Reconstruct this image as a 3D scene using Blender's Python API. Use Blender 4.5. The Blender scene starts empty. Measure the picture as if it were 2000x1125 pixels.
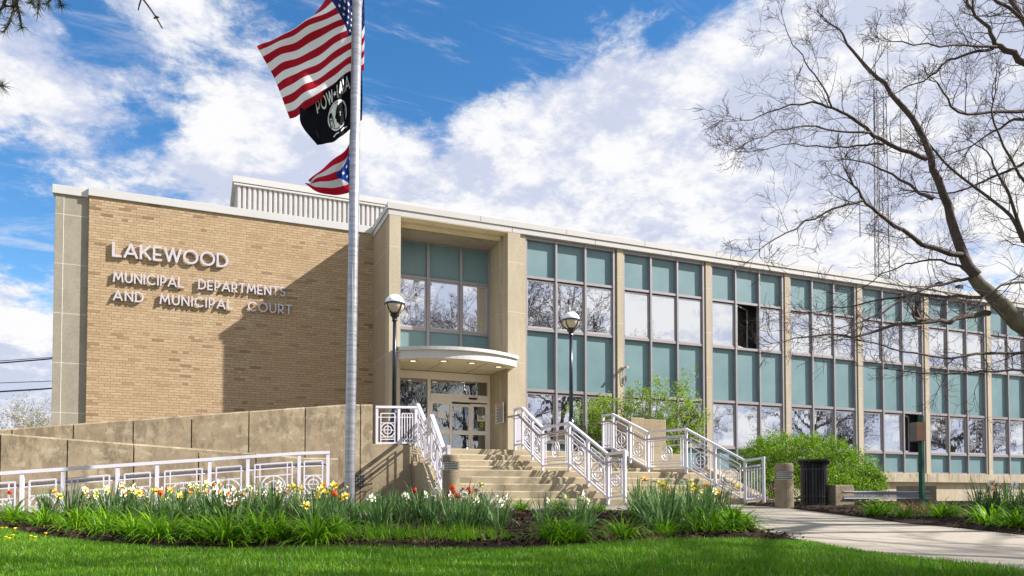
import bpy, bmesh, math, random
import numpy as np
from mathutils import Vector, Matrix
from mathutils.geometry import tessellate_polygon

# ------------------------------------------------------------------ camera, sky, sun
SC = bpy.context.scene
COL = SC.collection
YAW, TILT, FPX, CYP = math.radians(22.68), math.radians(1.665), 1455.0, 925.7   # measured from the photo (2000 px wide)
cam_d = bpy.data.cameras.new("camera"); cam = bpy.data.objects.new("camera", cam_d); COL.objects.link(cam)
cam_d.sensor_width = 36.0; cam_d.lens = 36.0 * FPX / 2000.0
cam_d.shift_y = (CYP - 562.5) / 2000.0
cam_d.clip_start = 0.05; cam_d.clip_end = 5000
cam.location = (0, 0, 0); cam.rotation_euler = (math.pi / 2 + TILT, 0, -YAW)
SC.camera = cam
SC.view_settings.view_transform = 'Standard'; SC.view_settings.look = 'None'
SC.view_settings.exposure = 0.95; SC.view_settings.gamma = 1.0

SUN_DIR = Vector((4.8, -2.36, 4.07)).normalized()         # towards the sun
SUN_EL = math.asin(SUN_DIR.z); SUN_AZ = math.atan2(SUN_DIR.x, SUN_DIR.y)
sun_d = bpy.data.lights.new("sun", 'SUN'); sun = bpy.data.objects.new("sun", sun_d); COL.objects.link(sun)
sun_d.energy = 5.0; sun_d.angle = math.radians(0.5); sun_d.color = (1.0, 0.955, 0.915)
sun.rotation_euler = SUN_DIR.to_track_quat('Z', 'Y').to_euler()
sun.location = (30, -15, 26)

F3 = Vector((math.sin(YAW) * math.cos(TILT), math.cos(YAW) * math.cos(TILT), math.sin(TILT)))
R3 = Vector((math.cos(YAW), -math.sin(YAW), 0)); U3 = R3.cross(F3)
def ray(x, y): return F3 * FPX + R3 * (x - 1000) - U3 * (y - CYP)
def atY(x, y, Y): d = ray(x, y); return d * (Y / d.y)
def atX(x, y, X): d = ray(x, y); return d * (X / d.x)
def atD(x, y, D): return ray(x, y) * (D / FPX)             # a point a known distance in front of the lens
def gz(X, Y):                                              # the gently falling site
    s = 0.3856 * X + 0.9227 * Y
    if s >= 14: z = -0.22
    elif s >= 5.5: z = -0.22 - (14 - s) * 0.02706
    elif s >= 3: z = -0.45 - (5.5 - s) * 0.04
    else: z = -0.55
    return z
def G(x, y, dz=0.0):                                       # where a ray meets that ground
    d = ray(x, y); t = 1.0; s = 10.0
    for i in range(40):
        z = -0.22 if s >= 14 else (-0.22 - (14 - s) * 0.02706 if s >= 5.5 else (-0.45 - (5.5 - s) * .04 if s >= 3 else -.55))
        t = (z + dz) / d.z if d.z < 0 else 60.0 / FPX
        t = min(t, 60.0 / FPX); s = 0.5 * s + 0.5 * t * FPX
    p = d * t; p.z = gz(p.x, p.y) + dz
    return p

def build_world():
    w = bpy.data.worlds.new("World"); SC.world = w; w.use_nodes = True
    nt = w.node_tree; N = nt.nodes; L = nt.links; N.clear()
    out = N.new("ShaderNodeOutputWorld")
    sky = N.new("ShaderNodeTexSky"); sky.sky_type = 'NISHITA'; sky.sun_disc = False
    sky.sun_elevation = SUN_EL; sky.sun_rotation = SUN_AZ; sky.air_density = 1.0; sky.dust_density = 0.3; sky.ozone_density = 2.5
    bg = N.new("ShaderNodeBackground"); bg.inputs[1].default_value = 0.105
    hs = N.new("ShaderNodeHueSaturation"); hs.inputs['Saturation'].default_value = 1.3; hs.inputs['Value'].default_value = 0.95; L.new(sky.outputs[0], hs.inputs['Color']); L.new(hs.outputs[0], bg.inputs[0])
    tc = N.new("ShaderNodeTexCoord")
    def M(op, a, b=None, c=None):
        n = N.new("ShaderNodeMath"); n.operation = op
        for i, v in enumerate((a, b, c)):
            if v is None: continue
            if isinstance(v, (int, float)): n.inputs[i].default_value = v
            else: L.new(v, n.inputs[i])
        return n.outputs[0]
    sep = N.new("ShaderNodeSeparateXYZ"); L.new(tc.outputs['Generated'], sep.inputs[0])
    zc = M('ADD', M('MAXIMUM', sep.outputs[2], 0.0), 0.38)
    px = M('DIVIDE', sep.outputs[0], zc); py = M('DIVIDE', sep.outputs[1], zc)
    comb = N.new("ShaderNodeCombineXYZ"); L.new(px, comb.inputs[0]); L.new(py, comb.inputs[1]); L.new(M('MULTIPLY', sep.outputs[2], 1.2), comb.inputs[2])
    def noise(scale, det, rough, off, dist=0.0):
        mp = N.new("ShaderNodeMapping"); mp.inputs['Location'].default_value = off; L.new(comb.outputs[0], mp.inputs[0])
        n = N.new("ShaderNodeTexNoise"); n.inputs['Scale'].default_value = scale; n.inputs['Detail'].default_value = det
        n.inputs['Roughness'].default_value = rough; n.inputs['Distortion'].default_value = dist
        L.new(mp.outputs[0], n.inputs[0]); return n.outputs[0]
    def density(o):
        a = noise(2.3, 12, 0.62, (3.1 + o[0], 1.7 + o[1], 0.4 + o[2]), 0.35)
        b = noise(6.2, 12, 0.66, (1.2 + 2.7 * o[0], 5.1 + 2.7 * o[1], 2.2 + 2.7 * o[2]), 0.25)
        c = noise(17.0, 10, 0.66, (4.4 + 7.4 * o[0], 2.2 + 7.4 * o[1], 0.3 + 7.4 * o[2]), 0.2)
        return M('ADD', M('ADD', M('MULTIPLY', a, 0.43), M('MULTIPLY', b, 0.34)), M('MULTIPLY', c, 0.23))
    dens = density((0, 0, 0)); dens_s = density((.10, -.05, .07)); d0 = dens
    # where the cloud banks and the blue gaps stand in the sky: (pixel, spread px, weight)
    lobes = [(1100, -60, 300, -0.34), (880, 20, 200, -0.16), (1380, 20, 130, -0.10), (790, 130, 120, -0.10), (760, 40, 110, -0.10), (1500, -40, 150, -0.12), (640, -60, 120, -.05),
             (180, 60, 55, -0.16), (330, 240, 90, -0.17), (60, 420, 80, -0.14), (430, 20, 110, -0.08), (90, 590, 70, -0.08), (40, 520, 90, -0.06), (1900, 470, 150, -0.12), (480, 120, 60, -.08), (270, 320, 60, -.10),
             (1100, 330, 330, 0.20), (1350, 300, 300, 0.18), (950, 190, 120, .08), (1180, 160, 120, .09), (1420, 110, 90, .10), (1750, 200, 330, 0.16), (480, 340, 240, 0.13), (60, 720, 200, 0.10), (150, 170, 200, .02), (60, 330, 120, .02), (230, 330, 90, .03), (110, 400, 50, -.05), (30, 230, 40, -.05), (380, 150, 45, -.06), (420, 170, 120, .05), (60, 640, 120, .06), (1650, 40, 160, .12), (1850, 330, 200, .06)]
    tot = None
    for (x, y, r, wt) in lobes:
        c = ray(x, y).normalized()
        vd = N.new("ShaderNodeVectorMath"); vd.operation = 'DOT_PRODUCT'
        L.new(tc.outputs['Generated'], vd.inputs[0]); vd.inputs[1].default_value = c
        a = r / ray(x, y).length; k = 1.0 / (a * a)
        g = M('MULTIPLY', M('EXPONENT', M('MULTIPLY', M('SUBTRACT', vd.outputs['Value'], 1.0), k)), wt)
        tot = g if tot is None else M('ADD', tot, g)
    for (x, y, r, wt) in ((1250, 600, 500, .13), (1700, 650, 400, .12), (900, 600, 300, .08)):   # cloud banks of the sky behind the viewpoint, seen in the window glass
        c = ray(x, y).normalized(); c = Vector((c.x, -c.y, c.z))
        vd = N.new("ShaderNodeVectorMath"); vd.operation = 'DOT_PRODUCT'
        L.new(tc.outputs['Generated'], vd.inputs[0]); vd.inputs[1].default_value = c
        a = r / ray(x, y).length; tot = M('ADD', tot, M('MULTIPLY', M('EXPONENT', M('MULTIPLY', M('SUBTRACT', vd.outputs['Value'], 1.0), 1.0 / (a * a))), wt))
    dens = M('ADD', dens, tot)
    mr = N.new("ShaderNodeMapRange"); mr.interpolation_type = 'SMOOTHSTEP'
    mr.inputs[1].default_value = 0.43; mr.inputs[2].default_value = 0.555; L.new(dens, mr.inputs[0])
    lit = M('ADD', 0.56, M('MULTIPLY', M('SUBTRACT', d0, dens_s), 8.0))          # the side of each puff that the sun reaches
    n3 = noise(1.7, 6, 0.55, (7.7, 2.3, 5.5), 0.1)
    lit = M('ADD', lit, M('MULTIPLY', M('SUBTRACT', n3, .5), 1.1))
    shade = N.new("ShaderNodeMapRange"); shade.interpolation_type = 'SMOOTHSTEP'; shade.inputs[1].default_value = 0.0; shade.inputs[2].default_value = 1.0; L.new(lit, shade.inputs[0])
    mc = N.new("ShaderNodeMix"); mc.data_type = 'RGBA'; L.new(shade.outputs[0], mc.inputs[0])
    mc.inputs[6].default_value = (0.325, 0.352, 0.44, 1); mc.inputs[7].default_value = (0.51, 0.51, 0.517, 1)
    bg2 = N.new("ShaderNodeBackground"); L.new(mc.outputs[2], bg2.inputs[0]); bg2.inputs[1].default_value = 1.0
    cw = N.new("ShaderNodeMapping"); cw.inputs['Rotation'].default_value = (0, 0, .5); cw.inputs['Scale'].default_value = (1.2, 4.2, 1.5); L.new(comb.outputs[0], cw.inputs[0])
    nw = N.new("ShaderNodeTexNoise"); nw.inputs['Scale'].default_value = 2.6; nw.inputs['Detail'].default_value = 12; nw.inputs['Roughness'].default_value = .68; nw.inputs['Distortion'].default_value = .8; L.new(cw.outputs[0], nw.inputs[0])
    wr = N.new("ShaderNodeMapRange"); wr.interpolation_type = 'SMOOTHSTEP'; wr.inputs[1].default_value = .50; wr.inputs[2].default_value = .74; wr.inputs[4].default_value = .6; L.new(nw.outputs[0], wr.inputs[0])   # thin high wisps
    mix = N.new("ShaderNodeMixShader"); L.new(M('MAXIMUM', mr.outputs[0], wr.outputs[0]), mix.inputs[0]); L.new(bg.outputs[0], mix.inputs[1]); L.new(bg2.outputs[0], mix.inputs[2])
    L.new(mix.outputs[0], out.inputs[0])
build_world()
SC.cycles.max_bounces = 6; SC.cycles.transparent_max_bounces = 6
SC.cycles.caustics_reflective = False; SC.cycles.caustics_refractive = False

# ------------------------------------------------------------------ helpers
ALB = 0.76                                                 # seen colour in sunlight -> base colour
def lin(r, g, b):
    f = lambda c: ALB * (c / 255 / 12.92) if c / 255 <= 0.04045 else ALB * ((c / 255 + 0.055) / 1.055) ** 2.4
    return (f(r), f(g), f(b), 1)
def linf(r, g, b): return tuple(min(.88, c / ALB) for c in lin(r, g, b)[:3]) + (1,)
MATS = {}
class NT:
    """a small wrapper for node building"""
    def __init__(s, name):
        s.m = bpy.data.materials.new(name); s.m.use_nodes = True
        s.t = s.m.node_tree; s.N = s.t.nodes; s.L = s.t.links
        s.b = s.N["Principled BSDF"]; s.o = s.N["Material Output"]
        s.tc = s.N.new("ShaderNodeTexCoord"); s.obj = s.tc.outputs['Object']
        s.geo = None
    def set(s, **k):
        for a, v in k.items():
            s.b.inputs[a.replace('_', ' ')].default_value = v
        return s
    def math(s, op, a, b=None, c=None):
        n = s.N.new("ShaderNodeMath"); n.operation = op
        for i, v in enumerate((a, b, c)):
            if v is None: continue
            if isinstance(v, (int, float)): n.inputs[i].default_value = v
            else: s.L.new(v, n.inputs[i])
        return n.outputs[0]
    def mapping(s, scale=(1, 1, 1), loc=(0, 0, 0), src=None, rot=(0, 0, 0)):
        n = s.N.new("ShaderNodeMapping"); n.inputs['Scale'].default_value = scale; n.inputs['Location'].default_value = loc; n.inputs['Rotation'].default_value = rot
        s.L.new(src or s.obj, n.inputs[0]); return n.outputs[0]
    def noise(s, scale, det=4, rough=.55, vec=None, dist=0.0):
        n = s.N.new("ShaderNodeTexNoise"); n.inputs['Scale'].default_value = scale; n.inputs['Detail'].default_value = det
        n.inputs['Roughness'].default_value = rough; n.inputs['Distortion'].default_value = dist
        s.L.new(vec or s.obj, n.inputs[0]); return n.outputs[0]
    def ramp(s, v, stops):
        n = s.N.new("ShaderNodeValToRGB"); e = n.color_ramp.elements
        while len(e) < len(stops): e.new(0.5)
        for i, (p, c) in enumerate(stops):
            e[i].position = p; e[i].color = c if len(c) == 4 else (*c, 1)
        s.L.new(v, n.inputs[0]); return n.outputs[0]
    def rng(s, v, a, b, c=0.0, d=1.0):
        n = s.N.new("ShaderNodeMapRange"); n.inputs[1].default_value = a; n.inputs[2].default_value = b; n.inputs[3].default_value = c; n.inputs[4].default_value = d
        s.L.new(v, n.inputs[0]); return n.outputs[0]
    def mix(s, f, a, b, mode='MIX'):
        n = s.N.new("ShaderNodeMix"); n.data_type = 'RGBA'; n.blend_type = mode
        for i, v in ((0, f), (6, a), (7, b)):
            if isinstance(v, (int, float)): n.inputs[i].default_value = v
            elif isinstance(v, tuple): n.inputs[i].default_value = v
            else: s.L.new(v, n.inputs[i])
        return n.outputs[2]
    def col(s, c):
        if isinstance(c, tuple): s.b.inputs['Base Color'].default_value = c
        else: s.L.new(c, s.b.inputs['Base Color'])
        return s
    def bump(s, h, strength=.3, dist=.01):
        n = s.N.new("ShaderNodeBump"); n.inputs['Strength'].default_value = strength; n.inputs['Distance'].default_value = dist
        s.L.new(h, n.inputs['Height']); s.L.new(n.outputs[0], s.b.inputs['Normal']); return n.outputs[0]
    def island(s):
        g = s.N.new("ShaderNodeNewGeometry"); return g.outputs['Random Per Island']
    def sep(s, v=None):
        n = s.N.new("ShaderNodeSeparateXYZ"); s.L.new(v or s.obj, n.inputs[0]); return n.outputs
    def comb(s, x, y, z=0.0):
        n = s.N.new("ShaderNodeCombineXYZ")
        for i, v in enumerate((x, y, z)):
            if isinstance(v, (int, float)): n.inputs[i].default_value = v
            else: s.L.new(v, n.inputs[i])
        return n.outputs[0]

def mat_plain(name, c, rough=.6, metal=0.0, var=.08, scale=6, bump=0.0, spec=.3):
    t = NT(name); t.set(Roughness=rough, Metallic=metal); t.b.inputs['Specular IOR Level'].default_value = spec
    n = t.noise(scale, 5, .6)
    d = tuple(v * (1 - var) for v in c[:3]) + (1,); u = tuple(min(1, v * (1 + var)) for v in c[:3]) + (1,)
    t.col(t.ramp(n, [(.3, d), (.7, u)]))
    if bump: t.bump(t.noise(scale * 9, 4, .6), bump, .01)
    MATS[name] = t.m; return t.m
def mat_leaf(name, c1, c2, trans=.4, rough=.5, scale=2.0):
    t = NT(name); r = t.island()
    n = t.noise(scale, 3, .5)
    f = t.math('ADD', t.math('MULTIPLY', r, .65), t.math('MULTIPLY', n, .35))
    c = t.ramp(f, [(.15, c1), (.85, c2)])
    t.col(c); t.set(Roughness=rough); t.b.inputs['Specular IOR Level'].default_value = .25
    tr = t.N.new("ShaderNodeBsdfTranslucent"); t.L.new(t.mix(.5, c, (.35, .6, .05, 1), 'MULTIPLY') if False else c, tr.inputs[0])
    mx = t.N.new("ShaderNodeMixShader"); mx.inputs[0].default_value = trans
    t.L.new(t.b.outputs[0], mx.inputs[1]); t.L.new(tr.outputs[0], mx.inputs[2]); t.L.new(mx.outputs[0], t.o.inputs[0])
    MATS[name] = t.m; return t.m

def mat_brick():
    t = NT("tan_brick")
    x, y, z = t.sep()
    CH, BL = 0.0785, 0.305
    crs = t.math('FLOOR', t.math('DIVIDE', z, CH))
    hdr = t.math('LESS_THAN', t.math('MODULO', t.math('ADD', crs, 600.0), 6.0), 0.5)
    def layer(bl, off):
        n = t.N.new("ShaderNodeTexBrick"); n.offset = off; n.offset_frequency = 2; n.squash = 1.0
        n.inputs['Scale'].default_value = 1.0; n.inputs['Brick Width'].default_value = bl; n.inputs['Row Height'].default_value = CH
        n.inputs['Mortar Size'].default_value = 0.0065; n.inputs['Mortar Smooth'].default_value = .15; n.inputs['Bias'].default_value = 0.0
        n.inputs['Color1'].default_value = (0, 0, 0, 1); n.inputs['Color2'].default_value = (1, 1, 1, 1); n.inputs['Mortar'].default_value = (.5, .5, .5, 1)
        t.L.new(t.comb(x, z), n.inputs[0]); return n
    a = layer(BL, .5); b = layer(BL / 2, .5)
    tone = t.mix(hdr, a.outputs[0], b.outputs[0]); mort = t.math('ADD', t.math('MULTIPLY', a.outputs[1], t.math('SUBTRACT', 1.0, hdr)), t.math('MULTIPLY', b.outputs[1], hdr))
    # cells of whole bricks that came out darker
    patch = t.noise(1.1, 3, .6)
    sp = t.N.new("ShaderNodeSeparateColor"); t.L.new(tone, sp.inputs[0]); tn = sp.outputs[0]
    v = t.math('ADD', t.math('MULTIPLY', tn, .88), t.math('MULTIPLY', patch, .12))
    c = t.ramp(v, [(.065, lin(150, 124, 98)), (.10, lin(176, 148, 117)), (.14, lin(192, 165, 130)), (.5, lin(199, 173, 138)), (.92, lin(208, 184, 149))])
    big = t.noise(.35, 4, .6)
    c = t.mix(t.rng(big, .35, .75, 0, .35), c, lin(190, 160, 120))
    fine = t.noise(60, 4, .6)
    c = t.mix(.22, c, t.ramp(fine, [(.3, (.25, .25, .25, 1)), (.7, (.9, .9, .9, 1))]), 'OVERLAY')
    c = t.mix(mort, c, lin(150, 126, 100))
    t.col(c); t.set(Roughness=.85); t.b.inputs['Specular IOR Level'].default_value = .15
    t.bump(t.math('SUBTRACT', t.math('MULTIPLY', fine, .12), mort), .7, .006)
    MATS["tan_brick"] = t.m
mat_brick()

def mat_stone(name, c1, c2, c3, vs=(1, 1, 1), joints=None):
    t = NT(name)
    n1 = t.noise(1.3, 6, .65, t.mapping(vs)); n2 = t.noise(14, 5, .6); n3 = t.noise(90, 3, .6)
    f = t.math('ADD', t.math('MULTIPLY', n1, .6), t.math('MULTIPLY', n2, .4))
    c = t.ramp(f, [(.3, c1), (.5, c2), (.72, c3)])
    c = t.mix(.15, c, t.ramp(n3, [(.3, (.2, .2, .2, 1)), (.7, (.85, .85, .85, 1))]), 'OVERLAY')
    if joints:                                     # pale pointing between the stone blocks
        z = t.sep()[2]
        j = t.math('LESS_THAN', t.math('MODULO', t.math('ADD', z, 50 * joints + joints * .35), joints), .018)
        c = t.mix(j, c, lin(226, 214, 196))
    t.col(c); t.set(Roughness=.85); t.b.inputs['Specular IOR Level'].default_value = .15
    t.bump(t.math('ADD', t.math('MULTIPLY', n2, .6), t.math('MULTIPLY', n3, .4)), .25, .008)
    MATS[name] = t.m; return t.m
mat_stone("limestone", lin(184, 170, 146), lin(203, 190, 164), lin(217, 205, 180), (2, 2, .4), joints=1.62)
mat_stone("grey_stone", lin(148, 140, 124), lin(172, 164, 146), lin(190, 182, 164), (1.2, 1.2, .6), joints=1.42)
mat_stone("side_stone", lin(176, 154, 128), lin(190, 168, 142), lin(204, 184, 156), (2, 2, .25), joints=1.62)
mat_stone("soffit_plaster", linf(206, 190, 156), linf(222, 208, 174), linf(230, 218, 186))
mat_stone("step_concrete", lin(162, 149, 122), lin(184, 170, 142), lin(200, 188, 160), (1, 1, .6))
def rust():
    t = NT("rust_stain"); n = t.noise(9, 6, .7, t.mapping((1, 1, .3))); t.col(t.ramp(n, [(.35, lin(150, 96, 50)), (.65, lin(190, 150, 104))])); t.set(Roughness=.95); MATS["rust_stain"] = t.m
rust()
mat_stone("pedestal_concrete", lin(150, 134, 108), lin(178, 162, 134), lin(198, 182, 152))

def mat_aggregate():
    t = NT("bollard_aggregate"); v = t.N.new("ShaderNodeTexVoronoi"); v.inputs['Scale'].default_value = 110; t.L.new(t.obj, v.inputs[0])
    n = t.noise(5, 4)
    c = t.ramp(t.math('ADD', t.math('MULTIPLY', v.outputs['Distance'], .8), t.math('MULTIPLY', n, .4)), [(.2, lin(196, 182, 154)), (.55, lin(164, 148, 120)), (.9, lin(110, 98, 80))])
    t.col(c); t.set(Roughness=.9); t.bump(v.outputs['Distance'], .5, .006); MATS["bollard_aggregate"] = t.m
mat_aggregate()

def mat_weathered(name, stain=1.0):
    t = NT(name)
    x, y, z = t.sep()
    n1 = t.noise(.9, 7, .68); n2 = t.noise(5, 6, .65); n3 = t.noise(70, 3, .6)
    streak = t.noise(1.0, 12, .80, t.mapping((3.6, 3.6, 1.5)))
    c = t.ramp(t.math('ADD', t.math('MULTIPLY', n1, .6), t.math('MULTIPLY', n2, .4)), [(.32, lin(140, 125, 102)), (.48, lin(174, 156, 128)), (.62, lin(200, 182, 152)), (.75, lin(216, 200, 172))])
    s = t.rng(t.math('MULTIPLY', streak, t.rng(n1, .3, .7, .80, 1.15)), .475, .58, 0, .58 * stain)
    c = t.mix(s, c, lin(112, 99, 80))
    pale = t.rng(t.noise(4.2, 10, .75, t.mapping((1, 1, 1.4), (4, 2, 9))), .555, .60, 0, .42)
    c = t.mix(pale, c, lin(218, 203, 176))
    c = t.mix(.2, c, t.ramp(n3, [(.3, (.25, .25, .25, 1)), (.7, (.8, .8, .8, 1))]), 'OVERLAY')
    t.col(c); t.set(Roughness=.9); t.b.inputs['Specular IOR Level'].default_value = .1
    t.bump(t.math('ADD', n2, t.math('MULTIPLY', n3, .5)), .3, .008); MATS[name] = t.m
mat_weathered("weathered_concrete"); 
def mat_ledge():
    t = NT("stained_ledge"); streak = t.noise(1.0, 6, .7, t.mapping((7, 7, 1.2))); n = t.noise(3, 5, .6)
    c = t.ramp(n, [(.3, lin(176, 162, 134)), (.7, lin(206, 194, 166))])
    c = t.mix(t.rng(streak, .5, .68, 0, .75), c, lin(112, 100, 82)); t.col(c); t.set(Roughness=.9); MATS["stained_ledge"] = t.m
mat_ledge()
mat_plain("white_metal_trim", lin(222, 220, 216), .45, 0, .03, 2)
mat_plain("trim_band", lin(214, 212, 206), .45, 0, .03, 2)
mat_plain("corrugated_white", lin(216, 213, 210), .45, 0, .06, 1.2)
mat_plain("railing_paint", lin(240, 236, 244), .35, 0, .03, 8, spec=.5)
mat_plain("stainless", lin(196, 192, 194), .25, .95, .05, 20)
mat_plain("bench_steel", lin(176, 177, 184), .75, 0, .1, 20, spec=.08)
mat_plain("aluminium_frame", lin(176, 170, 172), .4, .35, .05, 5)
mat_plain("window_frame", lin(196, 190, 188), .45, .2, .05, 5)
mat_plain("door_frame", linf(232, 226, 218), .45, .1, .04, 4)
mat_plain("black_iron", lin(26, 27, 32), .35, .0, .1, 12, spec=.5)
mat_plain("bin_black", lin(30, 29, 30), .45, 0, .1, 8)
mat_plain("lamp_blue_black", lin(32, 38, 58), .3, 0, .1, 8, spec=.6)
mat_plain("green_post", lin(18, 84, 66), .45, 0, .08, 6)
mat_plain("orange_panel", lin(206, 160, 132), .6, 0, .06, 9)
mat_plain("grey_box", lin(120, 116, 112), .5, .3, .06, 5)
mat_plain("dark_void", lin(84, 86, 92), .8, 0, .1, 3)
mat_plain("letter_metal", lin(226, 220, 223), .35, .1, .03, 6)
mat_plain("canopy_soffit", linf(206, 200, 180), .7, 0, .04, 2)
mat_plain("paper_white", linf(232, 230, 224), .8, 0, .02, 5)
mat_plain("print_red", lin(190, 40, 40), .8); mat_plain("print_black", lin(40, 40, 44), .8)
mat_plain("sticker_lime", lin(170, 190, 20), .6)
mat_plain("wire_black", lin(30, 40, 58), .6); mat_plain("tower_steel", lin(122, 116, 122), .6, .1)
mat_plain("camera_white", lin(210, 204, 192), .4); mat_plain("rope_white", lin(220, 218, 214), .8)
mat_plain("straw", lin(186, 152, 112), .9, 0, .25, 6)
mat_plain("mulch_chip", lin(74, 56, 46), .95, 0, .5, 9, .4, .1)
mat_plain("dandelion_yellow", linf(236, 210, 40), .7)
mat_plain("petal_yellow", linf(245, 232, 128), .6, 0, .06, 20); mat_plain("petal_cream", linf(246, 240, 196), .6, 0, .04, 20)
mat_plain("petal_white", linf(248, 246, 238), .6, 0, .03, 20); mat_plain("cup_orange", linf(240, 150, 60), .6, 0, .1, 20)
mat_plain("cup_peach", linf(238, 176, 120), .6, 0, .1, 20)
mat_plain("cup_yellow", linf(244, 206, 74), .6, 0, .08, 20); mat_plain("petal_red", linf(205, 32, 22), .5, 0, .15, 20)
mat_plain("petal_orange", linf(238, 92, 28), .5, 0, .15, 20); mat_plain("petal_purple", linf(92, 20, 84), .5, 0, .15, 20)
mat_leaf("daylily_leaf", lin(78, 134, 10), lin(158, 212, 34), .42, scale=1.2)
mat_leaf("daffodil_leaf", lin(70, 110, 52), lin(146, 182, 108), .32, scale=1.2)
mat_leaf("shrub_leaf", lin(84, 130, 20), lin(158, 196, 48), .42)
mat_leaf("spring_leaf", lin(128, 172, 36), lin(188, 216, 80), .48)
mat_leaf("blossom", lin(196, 190, 160), lin(222, 216, 190), .3)
mat_leaf("pine_needle", lin(40, 58, 40), lin(78, 94, 70), .2)
def mat_grass(name, k=1.0):
    t = NT(name); r = t.island(); n = t.noise(2.6, 7, .7, t.mapping((1, 1, .0)))
    f = t.math('ADD', t.math('MULTIPLY', r, .45), t.math('MULTIPLY', n, .55))
    c = t.ramp(f, [(.25, lin(66, 122, 4)), (.5, lin(106, 166, 12)), (.75, lin(158, 202, 44))])
    c = t.mix(t.math('GREATER_THAN', r, .94), c, lin(176, 176, 96))
    t.col(c); t.set(Roughness=.5)
    tr = t.N.new("ShaderNodeBsdfTranslucent"); t.L.new(c, tr.inputs[0])
    mx = t.N.new("ShaderNodeMixShader"); mx.inputs[0].default_value = .4
    t.L.new(t.b.outputs[0], mx.inputs[1]); t.L.new(tr.outputs[0], mx.inputs[2]); t.L.new(mx.outputs[0], t.o.inputs[0]); MATS[name] = t.m
mat_grass("grass_blade")
def mat_ground(name, stops, sc=3, bump=.5):
    t = NT(name); n = t.noise(sc, 7, .65); n2 = t.noise(sc * 14, 5, .6)
    t.col(t.ramp(t.math('ADD', t.math('MULTIPLY', n, .55), t.math('MULTIPLY', n2, .45)), stops)); t.set(Roughness=.95); t.b.inputs['Specular IOR Level'].default_value = .1
    t.bump(n2, bump, .02); MATS[name] = t.m
mat_ground("lawn_soil", [(.3, lin(60, 100, 8)), (.7, lin(98, 142, 24))])
mat_ground("far_ground", [(.3, lin(120, 114, 102)), (.7, lin(150, 142, 128))], .3)
mat_ground("mulch", [(.3, lin(40, 30, 26)), (.5, lin(66, 50, 42)), (.7, lin(98, 78, 64))], 5, 1.0)
def mat_pavement():
    t = NT("pavement_concrete"); n = t.noise(.8, 6, .65); n2 = t.noise(9, 5, .6); n3 = t.noise(120, 3, .6)
    c = t.ramp(t.math('ADD', t.math('MULTIPLY', n, .5), t.math('MULTIPLY', n2, .5)), [(.3, lin(164, 152, 134)), (.7, lin(192, 181, 163))])
    c = t.mix(.25, c, t.ramp(n3, [(.3, (.2, .2, .2, 1)), (.7, (.85, .85, .85, 1))]), 'OVERLAY')
    x, y, z = t.sep(t.mapping(rot=(0, 0, math.radians(22))))
    j = t.math('LESS_THAN', t.math('MODULO', t.math('ADD', y, 40.0), 1.5), .016)
    k = t.math('LESS_THAN', t.math('MODULO', t.math('ADD', x, 40.0), 1.8), .016)
    c = t.mix(t.math('MAXIMUM', j, k), c, lin(112, 100, 86)); t.col(c); t.set(Roughness=.9); t.bump(n3, .2, .004); MATS["pavement_concrete"] = t.m
mat_pavement()
def mat_bark(name, a, b):
    t = NT(name); n = t.noise(3, 6, .7, t.mapping((3, 3, .8))); n2 = t.noise(26, 4, .6)
    t.col(t.ramp(t.math('ADD', t.math('MULTIPLY', n, .7), t.math('MULTIPLY', n2, .3)), [(.3, a), (.7, b)])); t.set(Roughness=.9); t.bump(n2, .5, .02); MATS[name] = t.m
mat_bark("bark_light", lin(86, 80, 66), lin(146, 138, 114)); mat_bark("bark_dark", lin(66, 54, 50), lin(112, 96, 86)); mat_bark("twig", lin(84, 64, 60), lin(124, 98, 92))
def mat_panel():
    t = NT("teal_panel"); n = t.noise(150, 2, .6); n2 = t.noise(1.0, 4, .6); st = t.noise(1.0, 5, .65, t.mapping((6, 6, .5)))
    c = t.ramp(t.math('ADD', t.math('MULTIPLY', n, .45), t.math('MULTIPLY', n2, .55)), [(.3, lin(108, 140, 146)), (.7, lin(138, 170, 172))])
    c = t.mix(t.rng(st, .55, .75, 0, .25), c, lin(112, 146, 146))
    t.col(c); t.set(Roughness=.38); t.b.inputs['Specular IOR Level'].default_value = .45
    t.bump(n, .25, .003); MATS["teal_panel"] = t.m
mat_panel()
def mat_glass(name, refl, tint, wob=.02, dark=(.02, .025, .03, 1), sc=1.6):
    t = NT(name)
    n = t.noise(sc, 2, .5, t.mapping((1, 1, .55))); n2 = t.noise(4, 2, .5, t.mapping((1, 1, .5)))
    bp = t.N.new("ShaderNodeBump"); bp.inputs['Strength'].default_value = 1.0; bp.inputs['Distance'].default_value = wob
    t.L.new(t.math('ADD', n, t.math('MULTIPLY', n2, .25)), bp.inputs['Height'])
    g = t.N.new("ShaderNodeBsdfGlossy"); g.inputs['Roughness'].default_value = .015; g.inputs['Color'].default_value = tint; t.L.new(bp.outputs[0], g.inputs['Normal'])
    d = t.N.new("ShaderNodeBsdfDiffuse"); d.inputs[0].default_value = dark
    mx = t.N.new("ShaderNodeMixShader"); mx.inputs[0].default_value = refl
    t.L.new(d.outputs[0], mx.inputs[1]); t.L.new(g.outputs[0], mx.inputs[2]); t.L.new(mx.outputs[0], t.o.inputs[0]); MATS[name] = t.m
mat_glass("window_glass", .86, (.97, .98, 1, 1), .0020)
mat_glass("door_glass", .34, (.95, 1, 1, 1), .006)
def mat_globe(name, c, e):
    t = NT(name); t.set(Roughness=.25); t.col(c); MATS[name] = t.m
    if e: t.b.inputs['Emission Color'].default_value = (1, .86, .55, 1); t.b.inputs['Emission Strength'].default_value = e
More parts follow.
